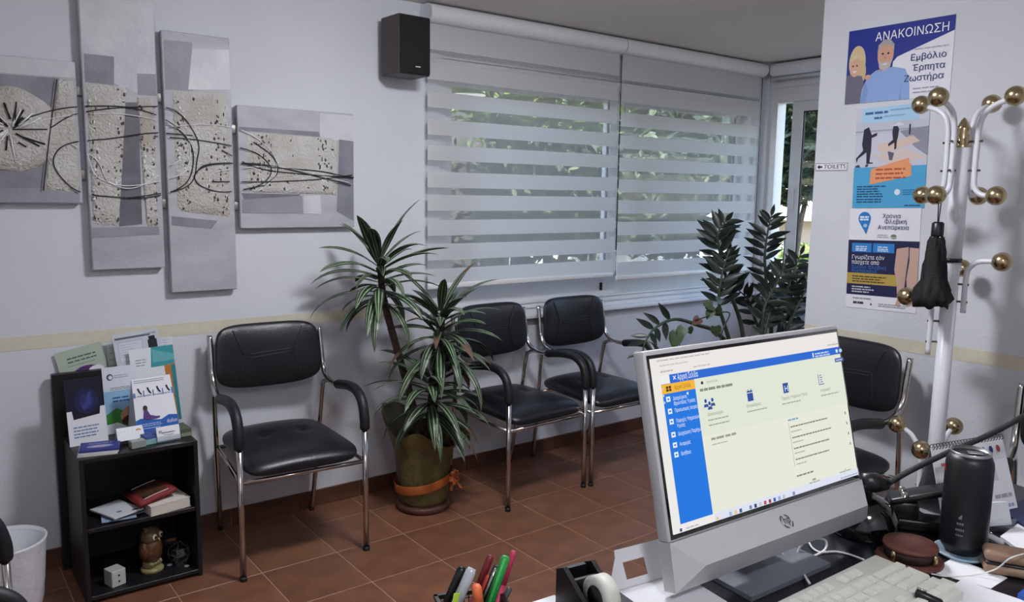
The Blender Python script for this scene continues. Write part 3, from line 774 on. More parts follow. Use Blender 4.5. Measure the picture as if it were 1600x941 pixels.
# dark booklet in a white counter holder
o, g = leaf_sheet('leaflet_holder', (-.622, -.225, TS_), .13, .255, (1, .03, .02), (0, .10, 1), .004, '1a1c2c', 'white counter holder with a dark navy booklet of a seated figure', 'holder')
g.rect(.02, .02, .98, .98, '191b2e'); g.ell(.55, .35, .33, .2, '202449'); g.ell(.55, .36, .2, .12, '2b3064'); g.poly([(.40, .42), (.52, .36), (.60, .24), (.66, .27), (.68, .40), (.56, .45), (.47, .50)], '3a4180'); g.ell(.64, .24, .05, .028, '3a4180'); g.done('booklet_print')
m = MB(); m.flat([(-.068, -.13), (.068, -.13), (.068, .012), (.050, .012), (.046, -.018), (-.046, -.028), (-.050, .006), (-.068, .006)], .014, C('e4e5ea')); m.box((0, -.128, .008), (.136, .004, .016), C('dfe0e6'))
hp = m.build('pocket', o); k = MB(); bars(k, -.05, .05, [-.062, -.075, -.088, -.1], .005, C('6b86ad'), .0146, .2, .014); k.build('pocket_print', hp)
# tall health brochure
o, g = leaf_sheet('brochure', (-.478, -.148, TS_), .125, .272, (1, .03, .01), (0, .10, 1), .003, 'd9dde6', 'tall blue and green brochure with a sleeping face in the middle of the bookshelf', 'brochure')
g.rect(0, .36, 1, 1, '8fb9d8'); g.poly([(0, .72), (.35, .62), (.7, .72), (1, .85), (1, 1), (0, 1)], '3f8a3c'); g.poly([(0, 1), (0, .86), (.35, .84), (.9, 1)], 'e2e6ec'); g.ell(.80, .74, .36, .13, 'c48f72', .35); g.ell(.65, .82, .2, .06, '4c3328', .6); g.ell(.22, .15, .10, .05, '44606e'); g.ell(.24, .155, .06, .03, 'd9dde6'); g.lines(.35, .8, [.14, .17], .012, '9aa5b0', .2, .1)
g.lines(.25, .95, [.48, .53], .022, '2d5a8e', .15, .2); g.lines(.2, .9, [.32, .345], .01, '8f9aa5', .2, .1); g.done()
# tent card with blue foot
tc = empty('tent_card', (-.315, -.255, TS_), R(5))
tag(tc, 'white and blue tent card showing four leg icons and a seated woman', 'display card')
m = MB(); m.add([(-.083, -.035, 0), (.083, -.035, 0), (.072, .028, .235), (-.078, .028, .235)], [(0, 1, 2, 3)], C('e8e9ef'))
m.add([(-.083, .092, 0), (.083, .092, 0), (.072, .030, .235), (-.078, .030, .235)], [(3, 2, 1, 0)], C('c6c8d0'))
m.add([(-.083, -.035, 0), (-.078, .028, .235), (-.083, .092, 0)], [(0, 1, 2)], C('b9bac4')); m.add([(.083, -.035, 0), (.072, .028, .235), (.083, .092, 0)], [(2, 1, 0)], C('b9bac4'))
m.build('card', tc)
class TPage(Page):
    def P(s, u, v): return ((u-.5)*s.w, (.5-v)*s.h)
fo = MB(); fo.box((0, 0, 0), (.001, .001, .0002), C('e8e9ef')); fo_ = fo.build('front_face', tc)
X_ = Vector((1, 0, 0)); U_ = Vector((0, .063, .235)).normalized(); Z_ = X_.cross(U_)
fo_.matrix_local = Matrix(((X_.x, U_.x, Z_.x, 0), (X_.y, U_.y, Z_.y, -.0035), (X_.z, U_.z, Z_.z, .1175), (0, 0, 0, 1)))
g = TPage(fo_, .156, .243, .0012)
g.poly([(-.02, 1), (1.02, 1), (1.02, .68), (.8, .66), (.6, .72), (.35, .70), (.1, .66), (-.02, .69)], '2d62b4'); g.lines(.05, .9, [.045, .075], .01, '7f8596', .2, .05)
for q in range(4):
    u = .14+.235*q; g.poly([(u-.04, .17), (u, .16), (u+.03, .22), (u+.07, .26), (u+.05, .275), (u, .24)], '20222b'); g.rect(u+.10, .21, u+.125, .31, '4f74b4')
g.lines(.08, .93, [.30], .012, '7e8fb0', .05, .14)
g.rect(0.0, .235, .045, .315, '5c84bd'); g.rect(.955, .235, 1, .315, '5c84bd')
g.ell(.24, .50, .055, .045, '3d2a30'); g.poly([(.16, .68), (.20, .54), (.28, .53), (.34, .62), (.48, .655), (.58, .66), (.56, .69), (.3, .70)], '5d3f7c'); g.lines(.06, .62, [.77, .80, .84], .012, 'b9cbe8', .2, .06)
text('doilon', fo_, .035, -.072, .024, C('e6ecf6'), .0035, width=.04); g.done('print')
# booklets and cards in front
def stack(name, x, y, w, d, h, rz, col, label, cat, n=3, z=TS_, edge='d8d8d6'):
    o = empty(name, (x, y, z), rz); t = h/n
    for i in range(n):
        m = MB(); m.box((random.uniform(-.002, .002)+.002*i, random.uniform(-.002, .002), t*(i+.5)), (w, d, t*.92), C(edge if i < n-1 else col), rot=(0, 0, random.uniform(-.03, .03))); m.build('booklet', o)
    return tag(o, label, cat)
o = stack('booklet_pile', -.545, -.356, .135, .115, .022, R(-12), '3b3f86', 'pile of purple-blue booklets at the front left corner of the bookshelf', 'booklet')
m = MB(); m.quad(-.062, -.052, .066, .055, .0226, C('3b3f86')); m.ell(.005, -.008, .045, .018, .0229, C('8d95c4')); m.ell(.005, -.010, .034, .011, .0232, C('b7a7c0')); bars(m, -.035, .045, [.022, .034], .004, C('a7abd6'), .0229, .1, .02); m.build('cover_print', o)
o = empty('card_stand', (-.425, -.322, TS_), R(3)); tag(o, 'small white tent card with round icons on a black base', 'display card')
m = MB(); m.box((0, .004, .004), (.098, .05, .008), M['black']); m.box((.0, -.006, .013), (.098, .03, .008), M['black'], rot=(.5, 0, 0)); m.build('base', o)
m = MB(); m.add([(-.05, -.012, .018), (.052, -.012, .018), (.046, .014, .064), (-.048, .014, .064)], [(0, 1, 2, 3)], C('e6e8ee')); m.add([(-.05, .035, .010), (.052, .035, .010), (.046, .015, .064), (-.048, .015, .064)], [(3, 2, 1, 0)], C('cfd2da')); co = m.build('card', o)
m = MB()
for q in range(4): m.add([(-.034+.014*q+.0045*math.cos(t), .0052, .045+.0045*math.sin(t)) for t in [k_*PI/5 for k_ in range(10)]], [tuple(range(10))], C('4b8fc0'))
m.add([(.030+.011*math.cos(t), .0042, .045+.010*math.sin(t)) for t in [k_*PI/6 for k_ in range(12)]], [tuple(range(12))], C('e0a24a')); m.add([(.030+.006*math.cos(t), .0036, .045+.005*math.sin(t)) for t in [k_*PI/6 for k_ in range(12)]], [tuple(range(12))], C('e6e8ee')); m.build('card_print', co)
o = empty('card_box', (-.415, -.385, TS_), R(8)); m = MB(); m.rbox((0, 0, .014), (.055, .035, .028), .002, C('8f938f'), 1, smooth=False); m.build('box', o); m = MB(); m.box((0, -.0005, .0286), (.05, .03, .0008), C('a5aaa8')); m.box((.006, 0, .0292), (.01, .006, .0006), C('5e6463')); m.build('lid_print', o)
tag(o, 'tiny grey box of cards in front of the small tent card', 'box')
stack('leaflet_pile', -.345, -.332, .10, .09, .032, R(6), '4a5a9a', 'pile of blue and teal leaflets under the front of the tent card', 'leaflet', 3, edge='86b4b4')
ch = empty('card_holder', (-.298, -.378, TS_), R(4)); tag(ch, 'clear acrylic holder with a white business card at the front of the bookshelf', 'card holder')
m = MB(); m.box((0, 0, .003), (.094, .035, .006), M['clear']); m.box((0, -.012, .016), (.094, .003, .024), M['clear'], rot=(-.2, 0, 0)); m.box((0, .016, .028), (.094, .003, .05), M['clear'], rot=(-.25, 0, 0)); m.build('stand', ch)
m = MB(); m.box((0, .003, .034), (.088, .002, .056), C('e9e9ef'), rot=(-.25, 0, 0)); cd = m.build('card', ch)
m = MB(); m.rbox((0, 0, 0), (.05, .0004, .003), .0001, C('6b7280'), 1); m.rbox((.0, 0, -.009), (.04, .0004, .002), .0001, C('9298a3'), 1); m.rbox((-.03, 0, .006), (.012, .0004, .010), .0001, C('a8adb8'), 1); m.build('card_print', cd, (0, .0012, .038), (-.25, 0, 0))
stack('book_pile', -.232, -.30, .052, .10, .032, R(4), '54604e', 'two green paperbacks at the right end of the bookshelf top', 'book', 2, edge='7d8c70')
# middle shelf
zs = .2935
o = empty('book', (-.36, -.30, zs+.022), R(8)); tag(o, 'red book with a dark picture on its curled cover', 'book')
m = MB(); N = 12; vs = []; fs = []
for i in range(N+1):
    t = i/N; x = -.075+.15*t; z = .030+.012*math.sin(t*PI*.9)+.020*t**3
    for y in (-.10, .085): vs += [(x, y+.02*t, z), (x, y+.02*t, z-.016)]
for i in range(N):
    a, b = i*4, (i+1)*4; fs += [(a, b, b+2, a+2), (a+1, a+3, b+3, b+1), (a, a+1, b+1, b), (a+2, b+2, b+3, a+3)]
fs += [(0, 2, 3, 1), (N*4, N*4+1, N*4+3, N*4+2)]
m.add(vs, fs, C('7e2a2a'), True); m.build('cover', o)
m = MB(); vs = []; fs = []
for i in range(2, N-1):
    t = i/N; x = -.075+.15*t; z = .0306+.012*math.sin(t*PI*.9)+.020*t**3
    vs += [(x, -.075+.02*t, z), (x, .06+.02*t, z)]
K = N-3
for i in range(K-1): fs.append((i*2, i*2+2, i*2+3, i*2+1))
m.add(vs, fs, mat('cover_picture', '33221e', .5, col2='6b4530', vscale=30), True)
m.tube([(vs[0][0], vs[0][1], vs[0][2]), *[vs[i*2] for i in range(1, K)]], .0018, C('d9d2ca'), 5); m.tube([vs[i*2+1] for i in range(K)], .0018, C('d9d2ca'), 5); m.build('cover_picture', o)
o = empty('book', (-.325, -.315, zs), R(9)); m = MB(); m.rbox((0, 0, .020), (.155, .20, .036), .002, C('d6cfc3'), 1, smooth=False); m.build('page_block', o); m = MB(); m.box((0, 0, .0385), (.158, .203, .0018), C('e2ddd3')); m.box((0, 0, .0008), (.158, .203, .0016), C('e2ddd3')); m.build('cover', o)
tag(o, 'thick cream paperback lying under the red book', 'book')
for i, (x, y, rz, c_, lb) in enumerate([(-.50, -.33, 22, 'd5d8de', 'white leaflet with a small emblem, top of the papers on the middle shelf'), (-.485, -.325, 8, '3a3a44', 'dark leaflet in the papers on the middle shelf'), (-.495, -.325, -8, '9db7cf', 'pale blue leaflet at the bottom of the papers on the middle shelf')]):
    o, g = leaf_sheet('leaflet', (0, 0, 0), .12, .16, (1, 0, 0), (0, 1, 0), .006, c_, lb); o.matrix_world = Matrix.Translation((x+.01, y, zs+.0225-.0075*i)) @ Matrix.Rotation(R(rz), 4, 'Z')
    if i == 0: g.ell(.4, .72, .09, .05, '6f7785'); g.lines(.25, .6, [.85], .012, '8b919c', .2, .06); g.ell(.8, .9, .12, .04, '3b2f2f')
    else: g.lines(.1, .8, [.88, .93], .01, '7d8694', .3, .08)
    g.done()
# bottom shelf
zb = .0305
o = empty('white_cube', (-.515, -.365, zb), R(18)); m = MB(); m.rbox((0, 0, .032), (.055, .06, .064), .002, C('bdbdbb'), 1, smooth=False); m.build('body', o)
m = MB(); [m.ell(0, q, .0045, .0045, 0, M['black'], 10) for q in (.011, -.013)]; m.build('hole', o, (0, -.0303, .032), (PI/2, 0, 0)); tag(o, 'small off-white cube with two dark holes on the bottom shelf', 'box')
ow = empty('owl_figurine', (-.372, -.33, zb), R(35)); tag(ow, 'brown owl figurine on a greenish plinth inside the bookshelf', 'figurine')
bm_ = mat('owl_brown', '6d4426', .3, col2='4a2f1e', vscale=40, bump=.5, bscale=90, coat=.3)
m = MB(); m.lathe([(.030, .045), (.040, .065), (.044, .095), (.040, .12), (.036, .128)], bm_, 20, warp=lambda r, z, t: (r*(1+.04*math.cos(3*t)), z)); m.build('body', ow)
m = MB(); m.ball((0, -.002, .148), .042, mat('owl_head', '7b6246', .35, col2='56422e', vscale=60), 16, (1, .9, .85)); hd_ = m.build('head', ow)
m = MB()
for sx in (-1, 1): m.ball((sx*.016, -.035, .152), .012, C('cfc5a4'), 10, (1, .4, 1.1)); m.ball((sx*.016, -.040, .152), .006, M['black'], 8, (1, .4, 1))
m.add([(-.005, -.038, .145), (.005, -.038, .145), (0, -.046, .132)], [(0, 1, 2)], C('c9a760')); m.build('eye_disc', hd_)
m = MB(); [m.add([(sx*.018, -.01, .178), (sx*.034, -.005, .170), (sx*.034, .004, .195)], [(0, 1, 2)], bm_) for sx in (-1, 1)]; m.build('ear_tuft', hd_)
m = MB(); [m.ball((sx*.038, .006, .095), .03, bm_, 10, (.35, .8, 1.3)) for sx in (-1, 1)]; m.build('wing', ow)
pm = mat('plinth', 'a59c6c', .4, col2='6f6a45', vscale=40)
m = MB(); m.lathe([(.042, 0), (.044, .012), (.036, .018)], pm, 20); m.rbox((0, 0, .032), (.062, .045, .028), .006, pm); [m.ball((-.022+.015*q, -.022, .036), .008, pm, 8) for q in range(4)]; m.build('plinth', ow)
cr = empty('glass_polyhedron', (-.265, -.33, zb), R(10)); tag(cr, 'clear faceted glass ornament at the right of the bottom shelf', 'ornament')
m = MB(); cg = glass_mat('ornament_glass', (.80, .83, .88), 3.0, .02); ring = lambda r, z, a0: [(r*math.cos(a0+2*PI*k/5), r*math.sin(a0+2*PI*k/5), z) for k in range(5)]
vs = ring(.028, .001, 0)+ring(.045, .045, .3)+ring(.040, .070, .3)+[(0, 0, .098)]
m.add(vs, [(0, 1, 2, 3, 4)]+[(k, (k+1) % 5, 5+(k+1) % 5, 5+k) for k in range(5)]+[(5+k, 5+(k+1) % 5, 10+(k+1) % 5, 10+k) for k in range(5)]+[(10+k, 10+(k+1) % 5, 15) for k in range(5)], cg); m.build('crystal', cr)
em = mat('ornament_edge', '55585e', .3)
m = MB()
for k in range(5):
    for a, b in ((5+k, 5+(k+1) % 5), (10+k, 15), (5+k, 10+k), (k, 5+k), (10+k, 10+(k+1) % 5)): m.tube([vs[a], vs[b]], .0008, em, 4)
m.build('edge', cr)
for (x, y, lb) in ((-.305, -.325, 'left'), (-.25, -.375, 'right')):
    m = MB(); m.lathe([(.009, 0), (.010, .002), (.008, .004)], C('9a9a9a'), 14, (0, 0, 0)); tag(m.build('glass_pebble', None, (x, y, zb)), 'small grey pebble on the bottom shelf, %s of the glass ornament' % ('left' if lb == 'left' else 'in front'), 'pebble')

# ------------------------------------------------------------------ waste bin with a liner
wb = empty('waste_bin', (-.872, -.38, 0)); tag(wb, 'white waste bin with a crumpled plastic liner beside the bookshelf', 'bin')
wm = mat('bin_plastic', 'd5d7dc', .35); lm = mat('bin_liner', 'd7d8de', .3, bump=.5, bscale=30)
m = MB(); m.lathe([(.090, 0), (.128, .295), (.135, .30), (.124, .292), (.086, .006)], wm, 36, capt=False); m.build('body', wb)
def crumple(r, z, t): return (r+.0045*math.sin(9*t+z*30)+.003*math.sin(17*t-z*50), z+.012*math.sin(3*t)+.006*math.sin(11*t))
m = MB(); m.lathe([(.102, .03), (.113, .09), (.121, .16), (.130, .24), (.137, .298), (.139, .306), (.131, .308), (.120, .25), (.112, .15)], lm, 48, warp=lambda r, z, t: crumple(r, z, t) if z < .2 else (r, z), capb=False, capt=False); m.build('liner', wb)

# ------------------------------------------------------------------ variegated dracaena in wrapped pot
dr = empty('potted_dracaena', (.905, -.32, 0)); tag(dr, 'tall striped-leaf dracaena in a pot wrapped with olive paper and orange ribbon', 'plant')
pap = mat('wrapping_paper', '6b5f36', .55, col2='544a2c', vscale=14, bump=.5, bscale=35)
m = MB(); m.lathe([(.118, 0), (.132, .006), (.135, .03), (.12, .034)], mat('saucer', '54302a', .5), 32); m.build('saucer', dr)
cr_ = lambda r, z, t: (r*(1+.018*math.sin(7*t+z*20)+.014*math.sin(13*t-z*31)), z)
m = MB(); m.lathe([(.108, .03), (.118, .05), (.124, .10), (.132, .18), (.140, .26), (.148, .33)], pap, 48, warp=cr_, capt=False); m.build('wrapping', dr)
m = MB(); m.lathe([(.13, .29), (.10, .295)], mat('soil', '2a2019', .9), 24); m.build('soil', dr)
def flare(r, z, t):
    k = (z-.3)/.1; a = max(0, math.cos(t+1.0)); b = max(0, math.cos(t-2.3))
    return (r+k*(.05*a**2+.02*b)+.006*math.sin(9*t), z+k*(.02*math.sin(5*t)+.10*b**4-.03*a))
m = MB(); m.lathe([(.142, .30), (.155, .34), (.172, .385), (.185, .42)], pap, 48, warp=flare, capb=False, capt=False); m.build('paper_collar', dr)
rib = mat('orange_ribbon', 'b5622e', .35, var=.15, vscale=20)
m = MB(); m.lathe([(.1415, .125), (.1435, .13), (.146, .165), (.1445, .17)], rib, 48, warp=lambda r, z, t: (r, z+.03*math.cos(t+.2)), capb=False, capt=False); m.build('ribbon', dr)
m = MB(); bo = Vector((.09, -.118, .17))
for a_ in range(9):
    th_ = a_*2.4; d_ = Vector((math.cos(th_)*.8+.4, -.55, math.sin(th_))).normalized(); q_ = []
    for t in range(9):
        w_ = t/8*2*PI; q_.append(bo+d_*(.022*(1-math.cos(w_)))+Vector((0, 0, .010*math.sin(w_))))
    sd = d_.cross(Vector((0, 0, 1))).normalized()*.009
    vs = [p+sd*s_ for p in q_ for s_ in (-1, 1)]; m.add(vs, [(i*2, i*2+1, i*2+3, i*2+2) for i in range(8)], rib, True)
for s_ in (-1, 1): m.add([bo+Vector((.0, -.005, 0)), bo+Vector((.012, -.005, 0)), bo+Vector((.03*s_+.03, -.01, -.07)), bo+Vector((.03*s_+.015, -.01, -.065))], [(0, 1, 2, 3)], rib)
m.build('bow', dr)
bark = mat('dracaena_stem', '4a3d33', .8, var=.25, vscale=40, bump=.5, bscale=60)
lg = mat('leaf_green', '2a3f2e', .42, col2='1d2e22', vscale=20, stretch=(1, 1, 1)); lc = mat('leaf_cream', '98a583', .45, col2='6f8262', vscale=20); ldry = mat('leaf_dry', '5c4636', .7)
def strap(parent, base, az, elev, L, W, droop, rnd, dry=False):
    n = 10; p = Vector(base); pts = []; d_el = elev
    side = Vector((-math.sin(az), math.cos(az), 0)); tw = rnd.uniform(-.4, .4)
    m = MB(); vs = []; cols = (-1, -.72, -.55, -.12, .12, .55, .72, 1)
    for i in range(n+1):
        t = i/n
        e = elev-droop*(t**1.5)
        dirv = Vector((math.cos(az)*math.cos(e), math.sin(az)*math.cos(e), math.sin(e)))
        nor = side.cross(dirv).normalized()
        s2 = side*math.cos(tw*t)+nor*math.sin(tw*t)
        w = W*(.35+.65*math.sin(min(1, t*1.6)*PI/2))*(1-t**3.2)**.9*.5+.0004
        for c in cols: vs.append(p+s2*(c*w)+nor*(abs(c)**1.5*w*.35))
        p = p+dirv*(L/n)
    k = len(cols)
    for i in range(n):
        for c in range(k-1):
            mm = ldry if (dry and i > 6) else (lc if c in (1, 5) or (c == 3 and W > .03) else lg)
            m.add([vs[i*k+c], vs[i*k+c+1], vs[(i+1)*k+c+1], vs[(i+1)*k+c]], [(0, 1, 2, 3)], mm, True)
    m.build('leaf', parent)
def crown(parent, top, n, Lr, seed, up=.35, W=.04, spread=1.0):
    rnd = random.Random(seed)
    for i in range(n):
        az = i*2.39996+rnd.uniform(-.25, .25); t = i/n          # from lowest to topmost
        if math.sin(az) > .75 and rnd.random() < .5: az += PI
        base = Vector(top)+Vector((math.cos(az)*.008, math.sin(az)*.008, -.20+.23*t))
        L = rnd.uniform(*Lr)*(1-.25*t); wy = (math.sin(az)*L + top[1])
        if wy > .20: L *= .62
        strap(parent, base, az, -.25+1.55*t*up*2+rnd.uniform(-.15, .15), L, W*rnd.uniform(.8, 1.15), rnd.uniform(1.1, 1.9)*spread*(1-.45*t), rnd, rnd.random() < .15)
def stem(pts, r0, r1):
    P = spline(pts, 6); m = MB(); m.tube(P, [r0+(r1-r0)*i/(len(P)-1)+.0012*(i % 2) for i in range(len(P))], bark, 12); return m.build('stem', dr)
sA = stem([(.0, .01, .29), (-.06, .01, .55), (-.15, .01, .85), (-.215, .005, 1.08), (-.23, 0, 1.26)], .019, .015)
crown(sA, (-.235, 0, 1.25), 40, (.30, .46), 21, .42, .058)
sB = stem([(.03, -.02, .29), (.05, -.03, .55), (.08, -.03, .80), (.09, -.04, 1.0)], .016, .012)
crown(sB, (.07, -.045, .98), 44, (.30, .44), 22, .42, .058)
sC = stem([(-.02, -.04, .29), (.0, -.05, .45), (.01, -.06, .66)], .013, .011)
crown(sC, (.0, -.065, .68), 38, (.28, .42), 23, .36, .058, 1.1)

# ------------------------------------------------------------------ corner plant with paired leaflets
zz = empty('potted_zamioculcas', (2.86, -.70, 0)); tag(zz, 'dark green feather-leaved plant in the corner by the second window', 'plant')
m = MB(); m.lathe([(.13, 0), (.15, .02), (.185, .36), (.195, .37), (.195, .40), (.178, .40), (.17, .34)], mat('grey_pot', '6d6a68', .6), 32, capt=False); m.build('pot', zz)
m = MB(); m.lathe([(.175, .35), (.10, .36)], MATS['soil'], 24); m.build('soil', zz)
zs_ = mat('zz_stem', '3a4a38', .45, var=.2); zl = mat('zz_leaf', '1d2c22', .35, col2='16231b', vscale=8)
me_leaf = MB(); vs = []; n = 8
for i in range(n+1):
    t = i/n; w = .15*math.sin(PI*min(1, t**.8))+.002
    for c in (-1, 0, 1): vs.append((c*w, t, .05*abs(c)*w/.19-.10*t*t))
fs = []
for i in range(n):
    for c in range(2): fs.append((i*3+c, i*3+c+1, i*3+c+4, i*3+c+3))
me_leaf.add(vs, fs, zl, True); LEAF = me_leaf.build('leaf', zz); LEAF_ME = LEAF.data; bpy.data.objects.remove(LEAF)
def leaf_at(parent, me, pos, dirv, nor, L, name='leaf'):
    y = Vector(dirv).normalized(); x = y.cross(Vector(nor)).normalized(); z = x.cross(y)
    o = link(name, me, parent)
    o.matrix_local = Matrix(((x.x*L, y.x*L, z.x*L, pos[0]), (x.y*L, y.y*L, z.y*L, pos[1]), (x.z*L, y.z*L, z.z*L, pos[2]), (0, 0, 0, 1)))
def frond(pix, depths, nl, L, t0=.3, plane=None, r0=.016, droop=0.):
    ORG = zz.location
    P = spline([at(u, v, 1, y)-ORG for (u, v), y in zip(pix, depths)], 8); P = [Vector((q.x, q.y, max(q.z, .36))) if q.z < .36 else q for q in P]
    K = len(P); m = MB(); m.tube(P, [r0*(1-.8*i/(K-1)) for i in range(K)], zs_, 8); st = m.build('frond_stem', zz)
    vd = (at(1150, 450, 1, -.7)-CAM).normalized()
    for i in range(nl):
        t = t0+(1-t0)*(i/(nl-1)); k = min(K-2, int(t*(K-1))); tg = (P[k+1]-P[k]).normalized()
        sd = tg.cross(vd).normalized(); s_ = 1 if i % 2 else -1
        rr_ = random.uniform(-.25, .25)
        d_ = (sd*s_*1.0+tg*(.75+rr_)+vd*random.uniform(-.5, .4)+Vector((0, 0, droop))).normalized()
        if i >= nl-1: d_ = tg
        leaf_at(st, LEAF_ME, P[k]+tg*0, d_, (-vd+Vector((0, 0, .5+random.uniform(-.3, .3)))), L*1.12*random.uniform(.85, 1.1)*(1-.35*max(0, t-.75)/.25))
YZ = -.72
frond([(1168, 640), (1160, 520), (1142, 460), (1126, 400), (1122, 365), (1135, 345)], [YZ]*6, 26, .135, .40)
frond([(1150, 640), (1142, 545), (1124, 478), (1128, 430), (1138, 395)], [YZ-.05]*5, 15, .115, .5)
frond([(1195, 640), (1205, 520), (1198, 450), (1195, 400), (1200, 360), (1206, 335)], [YZ+.1]*6, 24, .125, .35)
frond([(1160, 640), (1150, 560), (1120, 520), (1090, 508), (1055, 499), (1025, 512), (1008, 535), (1003, 560)], [YZ, YZ, YZ-.02, YZ-.05, YZ-.08, YZ-.1, YZ-.1, YZ-.1], 13, .105, .62, droop=.3)
frond([(1205, 640), (1215, 530), (1225, 470), (1240, 425), (1252, 395)], [YZ+.05]*5, 20, .12, .35)
frond([(1210, 640), (1222, 540), (1240, 490), (1258, 455), (1275, 430)], [YZ-.02]*5, 17, .12, .35)
frond([(1185, 640), (1190, 540), (1195, 480), (1215, 440), (1228, 410)], [YZ-.08]*5, 18, .12, .4)
frond([(1200, 640), (1202, 560), (1180, 500), (1170, 470), (1150, 450)], [YZ+.12]*5, 14, .11, .45)
frond([(1190, 640), (1205, 570), (1235, 530), (1262, 500)], [YZ+.0]*4, 12, .12, .45)
frond([(1180, 640), (1188, 560), (1200, 500), (1210, 470)], [YZ-.1]*4, 14, .10, .4)
frond([(1195, 640), (1212, 540), (1240, 470), (1246, 430)], [YZ+.08]*4, 14, .11, .5)
# climbing vine beside it, small lighter leaves
vine = empty('trailing_vine', (2.75, -.86, .36)); tag(vine, 'thin vine with heart-shaped pale green leaves and one reddish leaf', 'plant')
def vat(u, v): return at(u, v, 1, -.86)-vine.location
vm = mat('vine_leaf', '4d6142', .45, col2='3a4f35', vscale=12); vr = mat('vine_red_leaf', '6b463f', .5)
m = MB(); m.tube(spline([vat(1128, 700), vat(1126, 560), vat(1128, 520), vat(1140, 490), vat(1118, 490), vat(1098, 497), vat(1086, 500)], 8), .004, zs_, 6); m.tube(spline([vat(1060, 640), vat(1058, 540), vat(1064, 524), vat(1076, 512)], 6), .003, zs_, 6); m.tube(spline([vat(1062, 540), vat(1056, 515)], 4), .003, zs_, 6); m.build('vine_stem', vine)
hm = MB(); pts = [(0, 0), (.28, -.12), (.45, .1), (.4, .45), (.18, .8), (0, 1.0), (-.18, .8), (-.4, .45), (-.45, .1), (-.28, -.12)]
hm.add([(x, y, .12*abs(x)-.15*y*y) for x, y in pts], [(0, i, i+1) for i in range(1, 9)], vm, True); HO = hm.build('leaf', vine); HME = HO.data; bpy.data.objects.remove(HO)
HME2 = HME.copy(); HME2.materials[0] = vr
for (u, v, du, dv, L, q) in ((1114, 478, -14, 4, .06, HME), (1104, 480, 10, -12, .06, HME), (1118, 482, 8, 14, .07, HME), (1112, 485, -8, 14, .06, HME), (1120, 470, 10, -2, .055, HME), (1093, 498, -10, 8, .06, HME2), (1058, 520, -6, 24, .09, HME), (1068, 512, -8, 18, .07, HME), (1076, 512, 4, 10, .05, HME), (1118, 510, 2, 16, .07, HME)):
    a = vat(u, v); b = vat(u+du, v+dv); leaf_at(vine, q, a, b-a, (CAM-(a+vine.location))+Vector((0, 0, .6)), L)

# ------------------------------------------------------------------ coat stand
CX, CY = 1.98, -2.283
RT = Vector((.40, -.915, 0)); DP = Vector((.915, .40, 0))
cs = empty('coat_stand', (CX, CY, 0)); tag(cs, 'white metal coat stand with brass ball hooks in front of the posters', 'coat stand')
wm_ = M['white_metal']
m = MB(); m.lathe([(.031, 1.345), (.031, 1.745)], wm_, 24); m.build('upper_pole', cs)
m = MB(); m.lathe([(.028, .05), (.028, 1.335)], wm_, 24); m.build('lower_pole', cs)
m = MB(); m.lathe([(.033, 1.333), (.033, 1.347)], M['black'], 24); m.build('joint_ring', cs)
m = MB(); m.lathe([(.026, 1.742), (.030, 1.748), (.024, 1.755), (.028, 1.765), (.022, 1.772), (.027, 1.785), (.020, 1.80), (.026, 1.812), (.018, 1.825), (.010, 1.842), (.002, 1.852)], M['brass'], 20); m.build('finial', cs)
def hook(d2, pts, balls):
    """pts: (radius, z) along the direction d2 = (right, depth)"""
    d = (RT*d2[0]+DP*d2[1]).normalized(); P = spline([d*r+Vector((0, 0, z)) for r, z in pts], 7)
    m = MB(); m.tube(P, .0095, wm_, 10); h = m.build('hook', cs)
    for r, z in balls:
        m = MB(); m.ball(d*r+Vector((0, 0, z)), .034, M['brass'], 18); m.build('ball_end', h)
    rv = [p for p in pts if p[0] < .08]
    for z in (rv[0][1]+(rv[-1][1]-rv[0][1])*.35, rv[0][1]+(rv[-1][1]-rv[0][1])*.75): m = MB(); m.tube([d*.02+Vector((0, 0, z)), d*(rv[-1][0]+.0115)+Vector((0, 0, z))], .004, mat('screw_steel', '77716a', .35, metal=1.), 8); m.build('screw', h)
top = [(.155, 1.905), (.10, 1.885), (.068, 1.855), (.056, 1.81), (.054, 1.75), (.054, 1.64), (.060, 1.60), (.085, 1.578), (.12, 1.575)]
for d2 in ((-.5, -.87), (.87, -.5), (-.87, .5), (.5, .87)): hook(d2, top, [(.168, 1.912), (.135, 1.575)])
hook((.90, -.35), [(.15, 1.345), (.09, 1.34), (.058, 1.31), (.052, 1.26), (.052, 1.15)], [(.165, 1.345)])
hook((-.90, -.30), [(.13, 1.20), (.09, 1.20), (.062, 1.18), (.056, 1.13), (.056, .985)], [(.145, 1.20)])
hook((.2, .95), [(.15, 1.30), (.09, 1.295), (.058, 1.27), (.052, 1.22), (.052, 1.11)], [(.165, 1.30)])
for d2, z in (((-.87, .3), .70), ((-.30, -.9), .665), ((.35, .9), .70), ((.93, -.25), .66)):
    hook(d2, [(.135, z-.02), (.09, z-.045), (.058, z-.10), (.050, z-.16), (.050, z-.28)], [(.148, z-.015)])
for k in range(4):
    a = k*PI/2+.6; d = Vector((math.cos(a), math.sin(a), 0))*.7; m = MB(); m.tube(spline([Vector((0, 0, .17)), d*.12+Vector((0, 0, .16)), d*.28+Vector((0, 0, .05)), d*.33+Vector((0, 0, .014))], 6), .012, wm_, 10); m.build('leg', cs)
